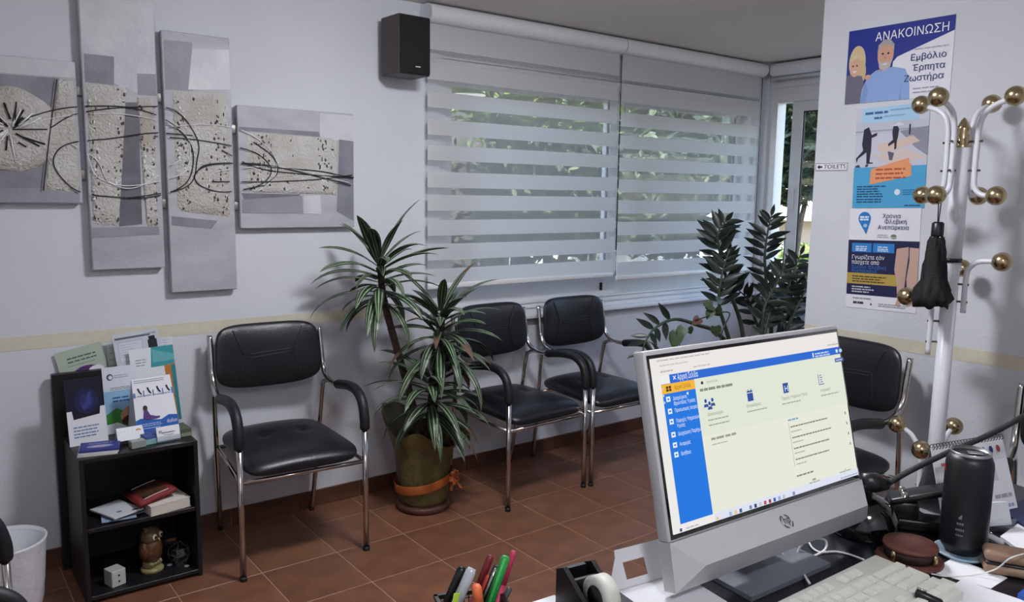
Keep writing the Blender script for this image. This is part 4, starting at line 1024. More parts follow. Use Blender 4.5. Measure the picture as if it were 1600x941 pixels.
# folded umbrella on the near left hook
db = (RT*-.5+DP*-.87).normalized(); hx = Vector((CX, CY, 0))+db*.135+RT*.014
um = empty('folded_umbrella', (hx.x, hx.y, 1.182)); um.scale = (.88, .88, .85); tag(um, 'folded black umbrella hanging from the coat stand', 'umbrella')
cl = mat('umbrella_cloth', '0e0f12', .75, bump=.3, bscale=90)
def ruf(r, z, t): return (r*(1+.13*math.sin(6*t+z*25)+.08*math.sin(11*t-z*40)), z+(.012*math.sin(5*t) if z < .02 else 0))
m = MB(); m.lathe([(.062, .0), (.070, .03), (.060, .07), (.044, .11), (.042, .17), (.036, .225), (.030, .27), (.022, .29)], cl, 40, warp=ruf); m.build('cloth', um)
m = MB(); m.lathe([(.022, .285), (.024, .30), (.023, .345), (.016, .352)], M['black'], 18); m.build('handle', um)
m = MB(); [m.ball((.026*math.cos(k), .026*math.sin(k), .287), .0045, M['chrome'], 6) for k in range(0, 6)]; m.build('rib_tips', um)
m = MB(); m.tube(spline([(-.004, 0, .35), (-.010, 0, .42), (-.018, .0, .482), (.004, 0, .497), (.024, 0, .482), (.010, 0, .42), (.003, 0, .35)], 6), .0022, M['black'], 6); m.build('wrist_loop', um)

# ------------------------------------------------------------------ desk
DZ = .88
dk = empty('desk', (.25, -3.06, 0), R(-5)); tag(dk, 'black reception desk carrying the computer', 'desk')
m = MB(); m.rbox((0, 0, DZ-.0125), (1.50, .66, .025), .003, M['desk'], 1, smooth=False); m.build('desk_top', dk)
for sx in (-1, 1): m = MB(); m.box((sx*.70, 0, (DZ-.025)/2), (.025, .60, DZ-.025), M['desk']); m.build('side_panel', dk)
m = MB(); m.box((0, .26, (DZ-.025)/2+.1), (1.37, .018, DZ-.225), M['desk']); m.build('modesty_panel', dk)

# ------------------------------------------------------------------ all-in-one computer
MC = Vector((.1464, -2.7829, 1.1516)); my, mt = -.0428, .2425
mr = Vector((math.cos(my), math.sin(my), 0)); mn = Vector((math.sin(my), -math.cos(my), 0)); mu_ = (Vector((0, 0, 1))*math.cos(mt)-mn*math.sin(mt)).normalized()
pc = bpy.data.objects.new('computer_monitor', None); COL.objects.link(pc); frame(pc, MC, mr, mu_); pc.empty_display_size = .1
tag(pc, 'silver all-in-one computer showing a white and blue web page', 'computer')
MW, MH = .541, .312
m = MB(); m.rbox((0, 0, -.013), (MW, MH, .026), .004, M['silver'], 2); m.build('case', pc)
m = MB(); m.rbox((0, -.002, .0006), (MW-.010, MH-.012, .0016), .0005, M['gloss_black'], 1); m.build('bezel', pc)
SWd, SHt = MW-.020, MH-.026
s_o = MB(); s_o.box((0, -.001, .0018), (SWd, SHt, .0006), EM('e6e8da')); scr = s_o.build('screen', pc)
class Scr(Page):
    def C(s, col): return EM(col)
    def P(s, u, v): return ((u-.5)*s.w, (.5-v)*s.h-.001)
g = Scr(scr, SWd, SHt, .0022)
g.rect(0, 0, 1, .107, 'ebe6e4'); g.rect(0, .107, .035, .955, 'ece9e6'); g.rect(.035, .107, .08, .165, 'eeecea')
g.rect(.075, .105, 1, .155, '2f6bd2'); g.rect(.185, .155, 1, .5, 'e0e6d6'); g.rect(.035, .155, .185, .955, '2478e0'); g.rect(.033, .157, .185, .212, 'f3b63c')
g.rect(0, .955, 1, 1, 'dde2f2'); g.rect(0, .955, .19, 1, 'eeeaea')
g.rect(.052, .17, .075, .20, '4a3418'); g.rect(.0625, .17, .0645, .20, 'f3b63c'); g.rect(.052, .184, .075, .1865, 'f3b63c'); g.text('Αρχική Σελίδα', .088, .195, .034, '8a6018', 'LEFT', .075)
g.text('×', .085, .148, .06, 'f4f6fb'); g.text('Αρχική Σελίδα', .108, .143, .048, 'f4f6fb', 'LEFT', .095, .0004)
items = [(.245, ['Διαχείριση', 'Φροντίδας Υγείας']), (.315, ['Προσωπικός Ιατρός']), (.375, ['Παροχές Υπηρεσιών', 'Υγείας']), (.45, ['Διαχείριση Παρόχων']), (.51, ['Αναφορές']), (.565, ['Βοήθεια'])]
for v, ls in items:
    g.rect(.046, v-.016, .064, v+.014, 'e9f0fb'); g.rect(.051, v-.006, .059, v+.004, '2478e0')
    for q, t_ in enumerate(ls): g.text(t_, .075, v+.01+q*.03, .03, 'e9f0fb', 'LEFT', .0062*len(t_))
g.ell(.215, .185, .006, .01, '33382f'); g.text('Αρχική Σελίδα', .235, .192, .022, '8a9080', 'LEFT', .055); g.lines(.2, .37, [.235], .016, '8a9080', .02, .03)
N1 = '35539c'
for du, dv in ((-.016, 0), (.016, 0), (0, .018)): g.ell(.235+du, .295+dv, .006, .012, N1); g.poly([(.235+du-.012, .332+dv), (.235+du+.012, .332+dv), (.235+du+.008, .314+dv), (.235+du-.008, .314+dv)], N1)
g.rect(.425, .285, .455, .35, N1); g.rect(.425, .295, .455, .30, 'e0e6d6'); g.rect(.431, .275, .435, .29, N1); g.rect(.445, .275, .449, .29, N1)
g.rect(.62, .28, .65, .345, N1); g.text('H', .626, .335, .055, 'e6ecf8', bold=.0006)
g.rect(.83, .265, .833, .335, N1); g.rect(.83, .333, .862, .338, N1)
for q in range(4): g.rect(.838, .272+.015*q, .852+.004*(q % 2), .278+.015*q, '6f83b0')
for u, v, wds, k in ((.215, .385, 'Δικαιούχοι', 2), (.41, .385, 'Επισκέψεις', 1), (.60, .385, 'Παροχές Υπηρεσιών Υγείας', 1), (.83, .385, 'Αναφορές', 1)):
    g.text(wds, u, v, .028, '7d8374', 'LEFT', min(.15, .0075*len(wds))); g.lines(u, u+.12, [v+.03*(q+1) for q in range(k)], .008, 'a3a897', .2, .015)
g.lines(.215, .345, [.53], .014, '9aa090', .02, .03); g.lines(.215, .31, [.56], .007, 'b0b4a4', .2, .015)
g.rect(.617, .535, .619, .82, '9aa5a8'); g.lines(.617, .68, [.525], .010, '7f9fc4', .05, .02)
for q in range(4): g.lines(.625, .86, [.57+.07*q], .009, '7f8576', .15, .014); g.lines(.625, .69, [.60+.07*q], .007, 'a9ad9d', .1, .012); g.rect(.955, .552+.07*q, .962, .57+.07*q, '8f8f86')
g.lines(.617, .72, [.885], .010, '7f8576', .05, .02); g.rect(.70, .925, .72, .938, '9aa090'); g.lines(.68, .745, [.952], .008, 'a3a897', .1, .015); g.rect(.90, .925, .905, .935, '9aa090'); g.lines(.865, .945, [.945], .008, 'a3a897', .1, .015)
for u, c_ in ((.245, '9fb8d8'), (.27, 'e3c890'), (.295, '4a5f88'), (.345, '7d8ba5'), (.37, '2f4f7e'), (.395, 'c3c8cc'), (.42, 'b8545a'), (.445, '9d3f46'), (.47, '3f63b0'), (.495, '8fb0cf'), (.52, 'b9c4c9'), (.575, '7f8fb5')): g.rect(u, .965, u+.013, .988, c_)
g.rect(.012, .967, .022, .985, '3d4f72'); g.lines(.04, .10, [.98], .008, 'b9b4b4', .1, .02); g.rect(.18, .967, .19, .985, 'eac27c'); g.lines(.86, .98, [.982], .009, 'a7aec4', .05, .012)
g.lines(.01, .27, [.02], .008, 'bfbab8', .1, .02); g.lines(.02, .16, [.05], .008, 'c9c4c2', .1, .015); g.lines(.02, .08, [.085], .009, 'bab5b3', .1, .01); g.lines(.17, .26, [.085], .008, 'c6c1be', .1, .02); g.lines(.90, .98, [.085], .008, 'b3aea8', .2, .01)
g.rect(.80, .115, .808, .145, 'd9e4f6'); g.lines(.815, .91, [.13, .147], .010, 'bfd0ee', .1, .02); g.rect(.945, .118, .957, .14, 'e6edf9'); g.ell(.975, .13, .010, .013, 'bcd0f0'); g.rect(.93, .178, .985, .205, '4a63a8'); g.lines(.937, .978, [.197], .010, 'b9c6e6', 0, .01)
for u, v in ((.018, .17), (.018, .21), (.018, .25)): g.rect(u-.003, v, u+.003, v+.012, 'cfcac8')
g.poly([(.118, .226), (.127, .216), (.127, .238)], 'ffffff'); g.done('page_print')
# faceted chin
yb = -MH/2; CH = .080; rg = .034
m = MB(); vs = [(-MW/2, yb, .002), (MW/2, yb, .002), (MW/2, yb-CH, .0), (-MW/2, yb-CH, .0), (-MW/2+.042, yb-.040, rg), (MW/2-.042, yb-.040, rg)]
vb = [(x, y, -.026) for x, y, z in vs[:4]]
m.add(vs+vb, [(0, 4, 5, 1), (4, 3, 2, 5), (0, 3, 4), (1, 5, 2), (6, 7, 8, 9), (0, 1, 7, 6), (3, 9, 8, 2), (0, 6, 9, 3), (1, 2, 8, 7)], M['silver']); chn = m.build('chin', pc)
lg_ = mat('logo_grey', '3b3c3e', .4)
fo = MB(); fo.ell(0, 0, .0125, .0125, .0, M['silver'], 24); 
U2 = (Vector((0, yb-.040, rg))-Vector((0, yb, .002))).normalized(); Z2 = Vector((1, 0, 0)).cross(-U2).normalized()
lo = fo.build('logo', chn); LM = Matrix(((1, 0, 0, .0), (0, -U2.y, Z2.y, yb-.022), (0, -U2.z, Z2.z, .002+(rg-.002)*.55+.0006), (0, 0, 0, 1))); lo.matrix_local = LM
m = MB()
for a0, a1 in ((.35, 1.25), (1.9, 2.9), (3.5, 4.4), (5.05, 6.05)):
    pts = [(.0138*math.cos(a0+(a1-a0)*k/8), .0138*math.sin(a0+(a1-a0)*k/8)) for k in range(9)]+[(.0115*math.cos(a1-(a1-a0)*k/8), .0115*math.sin(a1-(a1-a0)*k/8)) for k in range(9)]
    m.flat(pts, .0012, lg_)
m.build('logo_ring', chn).matrix_local = LM
t_ = text('hp', lo, -.0085, -.0040, .022, lg_, .0012, width=.018, shear=.25)
m = MB(); m.rbox((0, yb-.02, -.055), (.10, .10, .06), .01, M['silver']); m.build('neck', pc)
bp = Vector((.135, -2.765, DZ)) ; inv = pc.matrix_world.inverted()
m = MB(); q = [Vector((x, y, z)) for z in (DZ+.0005, DZ+.009) for x, y in ((.02, -2.868), (.247, -2.876), (.262, -2.70), (.035, -2.69))]
m.add([inv @ v for v in q], [(3, 2, 1, 0), (4, 5, 6, 7), (0, 1, 5, 4), (1, 2, 6, 5), (2, 3, 7, 6), (3, 0, 4, 7)], mat('dark_silver', '7b7f86', .35, metal=.3)); m.build('foot_plate', pc)
m = MB(); q = [Vector((x, y, z)) for x, y, z in ((.10, -2.735, DZ+.008), (.19, -2.739, DZ+.008), (.19, -2.725, DZ+.008), (.10, -2.721, DZ+.008), (.10, -2.745, .985), (.19, -2.749, .985), (.19, -2.733, .985), (.10, -2.729, .985))]
m.add([inv @ v for v in q], [(3, 2, 1, 0), (4, 5, 6, 7), (0, 1, 5, 4), (1, 2, 6, 5), (2, 3, 7, 6), (3, 0, 4, 7)], M['silver']); m.build('stand_post', pc)

# ------------------------------------------------------------------ keyboard
K1 = at(1366, 868, 2, DZ+.022); u_ = .0212
K2 = at(1214, 941, 2, DZ+.022); ka = math.atan2(K1.y-K2.y, K1.x-K2.x); kx = Vector((math.cos(ka), math.sin(ka), 0)); ky = Vector((-kx.y, kx.x, 0)); kc = K1-kx*.242-ky*.08
kb = empty('keyboard', (kc.x, kc.y, DZ+.0035), ka); tag(kb, 'white full-size keyboard in front of the monitor', 'keyboard')
kw = mat('keyboard_white', 'dcdbd2', .5); kt = mat('keycap_white', 'e4e3da', .5)
m = MB(); m.rbox((0, 0, .010), (.486, .158, .018), .004, kw, 2, rot=(R(2), 0, 0)); m.build('body', kb)
kme = {}
def key(cx, cy, wu, du=1):
    k = (wu, du)
    if k not in kme:
        q = MB(); w_, d_ = wu*u_/2-.0016, du*u_/2-.0016
        vs = [(sx*w_, sy*d_, 0) for sy in (-1, 1) for sx in (-1, 1)]+[(sx*(w_-.0018), sy*(d_-.0018), .0045) for sy in (-1, 1) for sx in (-1, 1)]
        q.add(vs, [(4, 5, 7, 6), (0, 1, 5, 4), (1, 3, 7, 5), (3, 2, 6, 7), (2, 0, 4, 6)], kt)
        o = q.build('key', kb); kme[k] = o.data
    else: o = link('key', kme[k], kb)
    o.location = (cx, cy, .0195+cy*math.tan(R(2))); o.rotation_euler = (R(2), 0, 0)
xl = -.236
rows = [[1]*13+[2], [1.5]+[1]*12+[1.5], [1.75]+[1]*11+[2.25], [2.25]+[1]*10+[2.75], [1.25]*3+[6.25]+[1.25]*4]
yr = [.028-u_*i for i in range(5)]
for i, r in enumerate(rows):
    x = xl
    for wk in r: key(x+wk*u_/2, yr[i], wk); x += wk*u_
x = xl
for i in range(13): key(xl+u_*(.5+i*1.0+(.35*((i+3)//4) if i else 0)), .028+u_*1.35, 1)
nx = xl+15.25*u_
for i in range(3):
    for j in (0, 1): key(nx+u_*(i+.5), yr[j], 1)
    key(nx+u_*(i+.5), yr[4], 1); key(nx+u_*(i+.5), .028+u_*1.35, 1)
key(nx+u_*1.5, yr[3], 1)
px_ = nx+3.25*u_
for i in range(4): key(px_+u_*(i+.5), yr[0], 1)
for j in (1, 2, 3):
    for i in range(3): key(px_+u_*(i+.5), yr[j], 1)
key(px_+u_*3.5, (yr[1]+yr[2])/2, 1, 2); key(px_+u_*3.5, (yr[3]+yr[4])/2, 1, 2); key(px_+u_*1, yr[4], 2); key(px_+u_*2.5, yr[4], 1)
def dpt(u, v, z=DZ+.003): return at(u, v, 2, z)
m = MB(); m.tube(spline([dpt(1265, 912, DZ+.014), dpt(1252, 890), dpt(1246, 870), dpt(1252, 852, DZ+.02), dpt(1272, 842, DZ+.03), dpt(1290, 845, DZ+.02), dpt(1288, 860), dpt(1262, 872), dpt(1235, 870), dpt(1215, 864, DZ+.0115)], 8), .0022, M['white_plastic'], 8)
tag(m.build('keyboard_cable'), 'white cable looping out from under the monitor to the keyboard', 'cable')
m = MB(); m.tube(spline([dpt(1350, 875, DZ+.012), dpt(1325, 866), dpt(1305, 862), dpt(1282, 863), dpt(1270, 857), dpt(1264, 848)], 8), .002, M['white_plastic'], 8)
tag(m.build('mouse_cable'), 'white cable running behind the right end of the keyboard', 'cable')

# ------------------------------------------------------------------ things on the desk, right side
cp = dpt(1503, 860, DZ+.006); sc_ = scale_at(cp); cr0 = 33.5*sc_
can = empty('drink_can', (cp.x, cp.y, DZ+.008)); tag(can, 'tall matt black drink can with a silver lid', 'can')
Hc = cr0*4.75
m = MB(); m.lathe([(cr0*.76, 0), (cr0*.80, .003), (cr0*.98, .014), (cr0, .02), (cr0, Hc-.026), (cr0*.97, Hc-.018), (cr0*.84, Hc-.005)], mat('black_can', '101217', .42), 36); m.build('can_body', can)
am = mat('aluminium', 'b8b8ba', .3, metal=1.)
m = MB(); m.lathe([(cr0*.84, Hc-.006), (cr0*.86, Hc), (cr0*.82, Hc+.001), (cr0*.79, Hc-.005), (cr0*.2, Hc-.006)], am, 36, capb=False); ld = m.build('lid', can)
m = MB(); m.rbox((.004, -.006, Hc-.003), (.016, .026, .002), .0009, am, 2, rot=(0, 0, .6)); m.build('pull_tab', ld)
vd = (CAM-cp); fa = math.atan2(vd.y, vd.x)
m = MB()
for i, (aw, z, h_, nn) in enumerate([(.30, .062, .004, 3), (.36, .050, .004, 5), (.30, .040, .003, 4), (.20, .073, .010, 1)]):
    for q in range(nn):
        a0 = fa-.15-aw/2+aw*q/nn; a1 = a0+aw/nn*.7; rr_ = cr0+.0004
        m.add([(rr_*math.cos(a0), rr_*math.sin(a0), z), (rr_*math.cos(a1), rr_*math.sin(a1), z), (rr_*math.cos(a1), rr_*math.sin(a1), z+h_), (rr_*math.cos(a0), rr_*math.sin(a0), z+h_*(.3 if i == 3 else 1))], [(0, 1, 2, 3)], C('77787c'))
for a0 in (fa-1.35,): m.add([(rr_*math.cos(a0+t_*.05), rr_*math.sin(a0+t_*.05), Hc-.045+dz) for t_, dz in ((0, 0), (3, .004), (3, .02), (0, .016))], [(0, 1, 2, 3)], C('a8262c'))
m.build('can_print', can)
m = MB(); m.lathe([(.030, 0), (.046, .002), (.050, .008), (.047, .008), (.044, .004), (.005, .004)], mat('blue_white_coaster', 'ccd6dc', .35, col2='5f8fb0', vscale=25), 32); m.v = [(x, y, z) for x, y, z in m.v]
tag(m.build('coaster', None, (cp.x-.004, cp.y-.002, DZ+.0005)), 'small white and blue dish under the black can', 'coaster')
# round brown coaster case
bc = dpt(1421, 868, DZ+.01); cb = empty('coaster_case', (bc.x, bc.y, DZ)); tag(cb, 'round brown leather coaster case with brass studs beside the keyboard', 'coaster case')
br_ = mat('brown_leather', '6b3d33', .5, col2='57302a', vscale=40, bump=.15, bscale=120); bd = mat('dark_leather', '2e1c1a', .6)
s1 = scale_at(bc)
m = MB(); m.lathe([(48*s1, .0), (49*s1, .004), (47*s1, .008), (30*s1, .009)], br_, 40); m.build('tray', cb)
m = MB(); m.lathe([(37*s1, .008), (38*s1, .028), (36*s1, .029)], bd, 40); m.build('coaster_stack', cb)
m = MB(); m.lathe([(39*s1, .027), (40*s1, .030), (39*s1, .035), (5*s1, .0355)], br_, 40); m.build('top_disc', cb)
for a in (-.75, .85, 2.4, 3.9):
    m = MB(); m.lathe([(.0045, .005), (.0045, .026), (.002, .029)], M['brass'], 12, (40*s1*math.cos(a-.9), 40*s1*math.sin(a-.9), 0)); m.build('stud', cb)
# lamp with glossy dome base and flexible arm
lp = dpt(1372, 838, DZ); la = empty('desk_lamp', (lp.x, lp.y+.03, DZ)); tag(la, 'black lamp with a glossy dome base and thin flexible arm behind the monitor', 'lamp')
m = MB(); m.lathe([(.066, 0), (.069, .006), (.066, .028), (.056, .052), (.037, .070), (.016, .078), (.005, .079)], M['gloss_black'], 36); m.build('dome_base', la)
L0 = la.location
e0 = at(1352, 752, 1, lp.y+.02)-L0; e1 = at(1385, 757, 1, lp.y)-L0
m = MB(); m.tube([Vector((-.01, 0, .06)), e0*.8, e0], [.016, .014, .018], M['black'], 10); m.tube([e0-Vector((.01, 0, 0)), (e0+e1)/2, e1], [.018, .02, .012], M['black'], 10); m.build('joint', la)
arm = [e1*.6+e0*.4, e1]+[at(u, v, 1, lp.y+dy)-L0 for u, v, dy in ((1420, 737, -.03), (1480, 708, -.07), (1540, 682, -.11), (1600, 650, -.15), (1660, 610, -.18), (1700, 540, -.20))]
m = MB(); m.tube(spline(arm, 8), .0058, mat('black_flex_arm', '18191c', .5, bump=.3, bscale=300), 10); m.build('flexible_arm', la)
m = MB(); X_ = Matrix.Translation(arm[-1]) @ Euler((R(60), 0, R(30))).to_matrix().to_4x4(); m.lathe([(.012, -.03), (.02, -.02), (.05, .06), (.048, .06), (.018, -.015)], M['black'], 24, X=X_, capt=False); m.build('lamp_shade', la)
# hole punch
hp_ = dpt(1428, 826, DZ); ho = empty('hole_punch', (hp_.x+.01, hp_.y+.0, DZ), R(35)); tag(ho, 'black hole punch standing between the lamp base and the can', 'hole punch')
m = MB(); m.rbox((0, 0, .012), (.055, .13, .024), .005, M['black']); m.build('base', ho)
m = MB(); m.rbox((0, .03, .040), (.05, .06, .04), .008, M['black']); m.build('punch_block', ho)
m = MB(); m.rbox((0, -.015, .078), (.055, .15, .014), .006, M['black'], rot=(R(-18), 0, 0)); m.build('lever', ho)
m = MB(); [m.tube([(sx*.018, .03, .03), (sx*.018, .03, .078)], .006, M['chrome'], 10) for sx in (-1, 1)]; m.build('pin', ho)
# desk calendar
FL, FR_, BL = dpt(1475, 826), dpt(1592, 801), dpt(1425, 790)
d_ = FR_-FL; BR_ = BL+d_; ap = Vector((0, 0, .150)); A0 = FL*.42+BL*.58+ap; A1 = A0+d_*.97
ca = empty('desk_calendar', tuple(FL)); tag(ca, 'white spiral desk calendar standing behind the black can', 'calendar')
o_ = Vector(FL)
def sheet3(nm, a, b, c, e, mm, par=ca):
    q = [v-o_ for v in (a, b, c, e)]; n_ = (q[1]-q[0]).cross(q[3]-q[0]).normalized()*.0012; m = MB(); m.add([v for v in q]+[v-n_ for v in q], [(0, 1, 2, 3), (7, 6, 5, 4), (0, 4, 5, 1), (1, 5, 6, 2), (2, 6, 7, 3), (3, 7, 4, 0)], mm); return m.build(nm, par)
card = mat('grey_card', '8e8f93', .7)
fp = sheet3('front_page', FL, FR_, A1, A0, M['paper']); sheet3('back_board', BR_, BL, A0, A1, card); sheet3('base_board', FL, BL, BR_, FR_, card)
m = MB(); nn = 24
for i in range(nn):
    c = A0+(A1-A0)*((i+.5)/nn)-o_; dd = (A1-A0).normalized(); m.tube([c+Vector((0, 0, .006*math.sin(t)))+dd.cross(Vector((0, 0, 1)))*.006*math.cos(t) for t in [k*PI/4 for k in range(9)]], .0009, M['black'], 4)
sp = m.build('spiral', ca); sp['kind'] = 'stuff'
rx = (FR_-FL).normalized(); ux = (A0-FL); Hh = ux.length; ux = ux.normalized(); Wd = d_.length
pg = MB(); pg.box((0, 0, 0), (.001, .001, .0003), M['paper']); po = pg.build('page_print_base', fp)
zx = rx.cross(ux).normalized(); yx = zx.cross(rx); cc_ = (FL+FR_+A0+A1)/4-o_
po.matrix_local = Matrix(((rx.x, yx.x, zx.x, cc_.x), (rx.y, yx.y, zx.y, cc_.y), (rx.z, yx.z, zx.z, cc_.z), (0, 0, 0, 1)))
bpy.data.objects.remove(po)
m = MB(); T_ = Matrix(((rx.x, yx.x, zx.x, cc_.x), (rx.y, yx.y, zx.y, cc_.y), (rx.z, yx.z, zx.z, cc_.z), (0, 0, 0, 1)))
k_ = MB(); W2_, H2_ = Wd/2, Hh/2
for i, c_ in enumerate(('5d6a4c', '2f3a78', 'b24a52')): k_.ell(W2_*(.45+.2*i), H2_*.70, .006, .008, .0012, C(c_), 12)
k_.quad(W2_*.35, -H2_*.1, W2_*.62, H2_*.45, .0011, C('d0d0da')); bars(k_, W2_*.4, W2_*.9, [-H2_*.55], .008, C('a9a9b8'), .0012, .1, .02); bars(k_, W2_*.45, W2_*.85, [-H2_*.8], .007, C('9aa3c8'), .0012, .1, .02); k_.ell(W2_*.05, H2_*.05, .006, .006, .0012, C('8c5068'), 8)
k_.quad(-W2_*.9, H2_*.45, W2_*.95, H2_*.46, .0011, C('c4c4cc')); bars(k_, -W2_*.75, -W2_*.35, [H2_*.48], .006, C('c86a70'), .0012, .1, .02)
k_.v = [tuple(T_ @ Vector(v)) for v in k_.v]; k_.build('page_print', fp)
# card dispenser, pens, papers, case
q = dpt(1552, 826, DZ); o = empty('card_dispenser', (q.x, q.y, DZ), R(-25)); tag(o, 'small clear card box with white cards right of the black can', 'card holder')
m = MB(); m.box((0, 0, .004), (.06, .05, .008), M['clear']); m.box((0, -.022, .016), (.06, .003, .026), M['clear'], rot=(.2, 0, 0)); m.box((0, .022, .022), (.06, .003, .04), M['clear'], rot=(.2, 0, 0)); m.build('tray', o)
m = MB(); m.box((0, .0, .032), (.054, .022, .046), C('d5d6da'), rot=(-.35, 0, 0)); m.build('cards', o)
def rod(name, a, b, r, mm, label, cat, cap=None):
    a, b = Vector(a), Vector(b); o = empty(name, tuple((a+b)/2)); c = (a+b)/2; m = MB(); P = [a-c, a-c+(b-a)*.06, b-c-(b-a)*.12, b-c]; m.tube(P, [r*.8, r, r, r*.35], mm, 12); m.build('barrel', o)
    m = MB(); s0, s1_ = a-c+(b-a)*.05, a-c+(b-a)*.38; off = Vector((0, 0, r*1.25)); m.tube([s0+off*.2, s0+off, s1_+off], r*.28, cap or M['chrome'], 6); m.build('clip', o); return tag(o, label, cat)
rod('pen', dpt(1538, 834, DZ+.009), dpt(1568, 850, DZ+.007), .0065, M['silver'], 'silver pen lying right of the black can', 'pen')
rod('pen', dpt(1430, 926, DZ+.03), dpt(1475, 946, DZ+.02), .0075, M['black'], 'black pen lying at the front edge over the papers', 'pen')
def paper(pix, z, th, mm, label, pr=None, cat='paper', name='paper_sheet'):
    P = [dpt(u, v, z+th) for u, v in pix]; c = sum(P, Vector())/len(P); o = empty(name, (c.x, c.y, z)); m = MB(); m.prism([(p.x-c.x, p.y-c.y) for p in P], .0, th, mm); m.build('sheet', o)
    if pr:
        k = MB(); pr(k, [(p.x-c.x, p.y-c.y) for p in P], th+.0004); k.build('handwriting', o)
    return tag(o, label, cat)
def scrib(k, P, z):
    for i in range(5):
        t = .3+.08*i; a = Vector(P[0]).lerp(Vector(P[1]), t); k.tube([(a.x+.004*j, a.y-.012-.003*(j % 2)-.002*i, z) for j in range(4)], .0006, C('8d8a72'), 4)
paper([(1452, 893), (1489, 872), (1574, 903), (1548, 920)], DZ+.0005, .0008, M['paper'], 'small white paper sheet under the edge of the coaster case')
paper([(1405, 945), (1473, 903), (1502, 914), (1478, 960), (1430, 965)], DZ+.0018, .001, mat('cream_paper', 'd9d7c8', .75), 'cream paper with scribbled notes beside the keyboard', scrib)
paper([(1462, 932), (1502, 906), (1610, 942), (1600, 965), (1500, 965)], DZ+.004, .0008, M['paper'], 'large white sheet in the bottom right corner of the desk')
paper([(1563, 838), (1605, 808), (1640, 830), (1640, 880), (1592, 858)], DZ+.0005, .006, M['paper'], 'pile of white sheets at the right edge behind the tan case')
paper([(1568, 800), (1600, 780), (1660, 800), (1640, 826), (1600, 820)], DZ+.0005, .012, mat('navy_folder', '1d2a58', .5), 'navy blue folder at the right edge under the calendar', None, 'folder', 'folder')
paper([(1590, 928), (1606, 915), (1640, 930), (1640, 950)], DZ+.0005, .012, mat('blue_box', '1f4fa8', .4), 'bright blue packet at the lower right edge of the desk', None, 'packet', 'packet')
q0, q1 = dpt(1535, 872, DZ+.02), dpt(1640, 890, DZ+.02); cs_ = (q0+q1)/2; o = empty('glasses_case', (cs_.x, cs_.y, DZ), math.atan2((q1-q0).y, (q1-q0).x)); tag(o, 'tan rounded case at the right edge beside the can', 'case')
tn = mat('tan_leather', 'a58670', .5, col2='94765f', vscale=30); L_ = (q1-q0).length
m = MB(); m.rbox((0, 0, .011), (L_, .052, .020), .009, tn, 3); m.build('case_bottom', o); m = MB(); m.rbox((0, 0, .034), (L_, .050, .022), .010, tn, 3); m.build('case_lid', o); m = MB(); m.rbox((0, -.001, .0225), (L_*.97, .049, .005), .002, M['black'], 1); m.build('hinge_gap', o)
m = MB(); m.tube(spline([dpt(1455, 897), dpt(1480, 901), dpt(1520, 899), dpt(1555, 890, DZ+.02), dpt(1580, 872, DZ+.052), dpt(1615, 862, DZ+.056)], 8), .0013, M['white_plastic'], 6); tag(m.build('thin_cord'), 'thin white cord lying across the papers on the desk', 'cord')

# ------------------------------------------------------------------ things on the desk, left side
# tape dispenser
tp = at(912, 935, 2, DZ+.04); td = empty('tape_dispenser', (tp.x+.005, tp.y-.02, DZ), R(-8)); tag(td, 'black tape dispenser holding a roll of white tape', 'tape dispenser')
bl = M['black']
m = MB(); m.rbox((0, -.02, .010), (.062, .17, .02), .004, bl); m.build('base', td)
m = MB()
for sx in (-1, 1): m.prism([(-.06, .015), (.065, .015), (.065, .075), (.045, .085), (.0, .060), (-.06, .030)], sx*.027-.004, sx*.027+.004, bl, X=Matrix(((0, 0, 1, 0), (1, 0, 0, 0), (0, 1, 0, 0), (0, 0, 0, 1))))
m.box((0, .061, .045), (.052, .008, .06), bl); m.box((0, .028, .045), (.052, .006, .05), bl); m.build('side_walls', td)
m = MB(); Xr = Matrix.Translation((0, -.018, .058)) @ Euler((0, PI/2, 0)).to_matrix().to_4x4(); m.lathe([(.020, -.012), (.034, -.012), (.034, .012), (.020, .012), (.020, -.012)], mat('tape_roll', 'dcd9cf', .5), 32, capb=False, capt=False, X=Xr); m.build('tape_roll', td)
m = MB(); m.lathe([(.019, -.014), (.019, .014)], bl, 20, X=Xr); m.build('hub', td)
m = MB(); m.box((0, -.102, .028), (.05, .003, .012), M['chrome']); m.build('cutter', td)
# carton with handle flap
bxa, bxb = at(965, 921, 2, DZ+.03), at(1062, 893, 2, DZ+.03); dv = (bxb-bxa); dv.z = 0; Lb = dv.length; ang = math.atan2(dv.y, dv.x)
bx = empty('white_carton', (bxa.x, bxa.y, DZ), ang); tag(bx, 'open white cardboard carton with a handle slot left of the computer', 'box')
wc = mat('white_card', 'cfcfd2', .7)
m = MB(); m.box((Lb/2, -.07, .014), (Lb, .14, .028), wc); m.build('body', bx)
fl = MB(); Xf = Matrix.Translation((0, 0, .028)) @ Euler((R(62), 0, 0)).to_matrix().to_4x4(); Hf = .062; t = .002
fl.prism([(-.004, 0), (Lb, 0), (Lb, .012), (-.012, .012)], 0, t, wc, Xf); fl.prism([(.004, Hf-.022), (Lb, Hf-.022), (Lb, Hf), (.012, Hf), (.010, Hf-.012)], 0, t, wc, Xf); fl.prism([(-.012, .012), (.022, .012), (.022, Hf-.022), (.004, Hf-.022)], 0, t, wc, Xf); fl.prism([(.068, .012), (Lb, .012), (Lb, Hf-.022), (.068, Hf-.022)], 0, t, wc, Xf); fl.build('handle_flap', bx)
paper([(815, 946), (866, 930), (880, 938), (860, 955)], DZ+.0005, .004, M['paper'], 'white notepad corner at the far edge of the desk left of the tape dispenser', None, 'notepad', 'notepad')
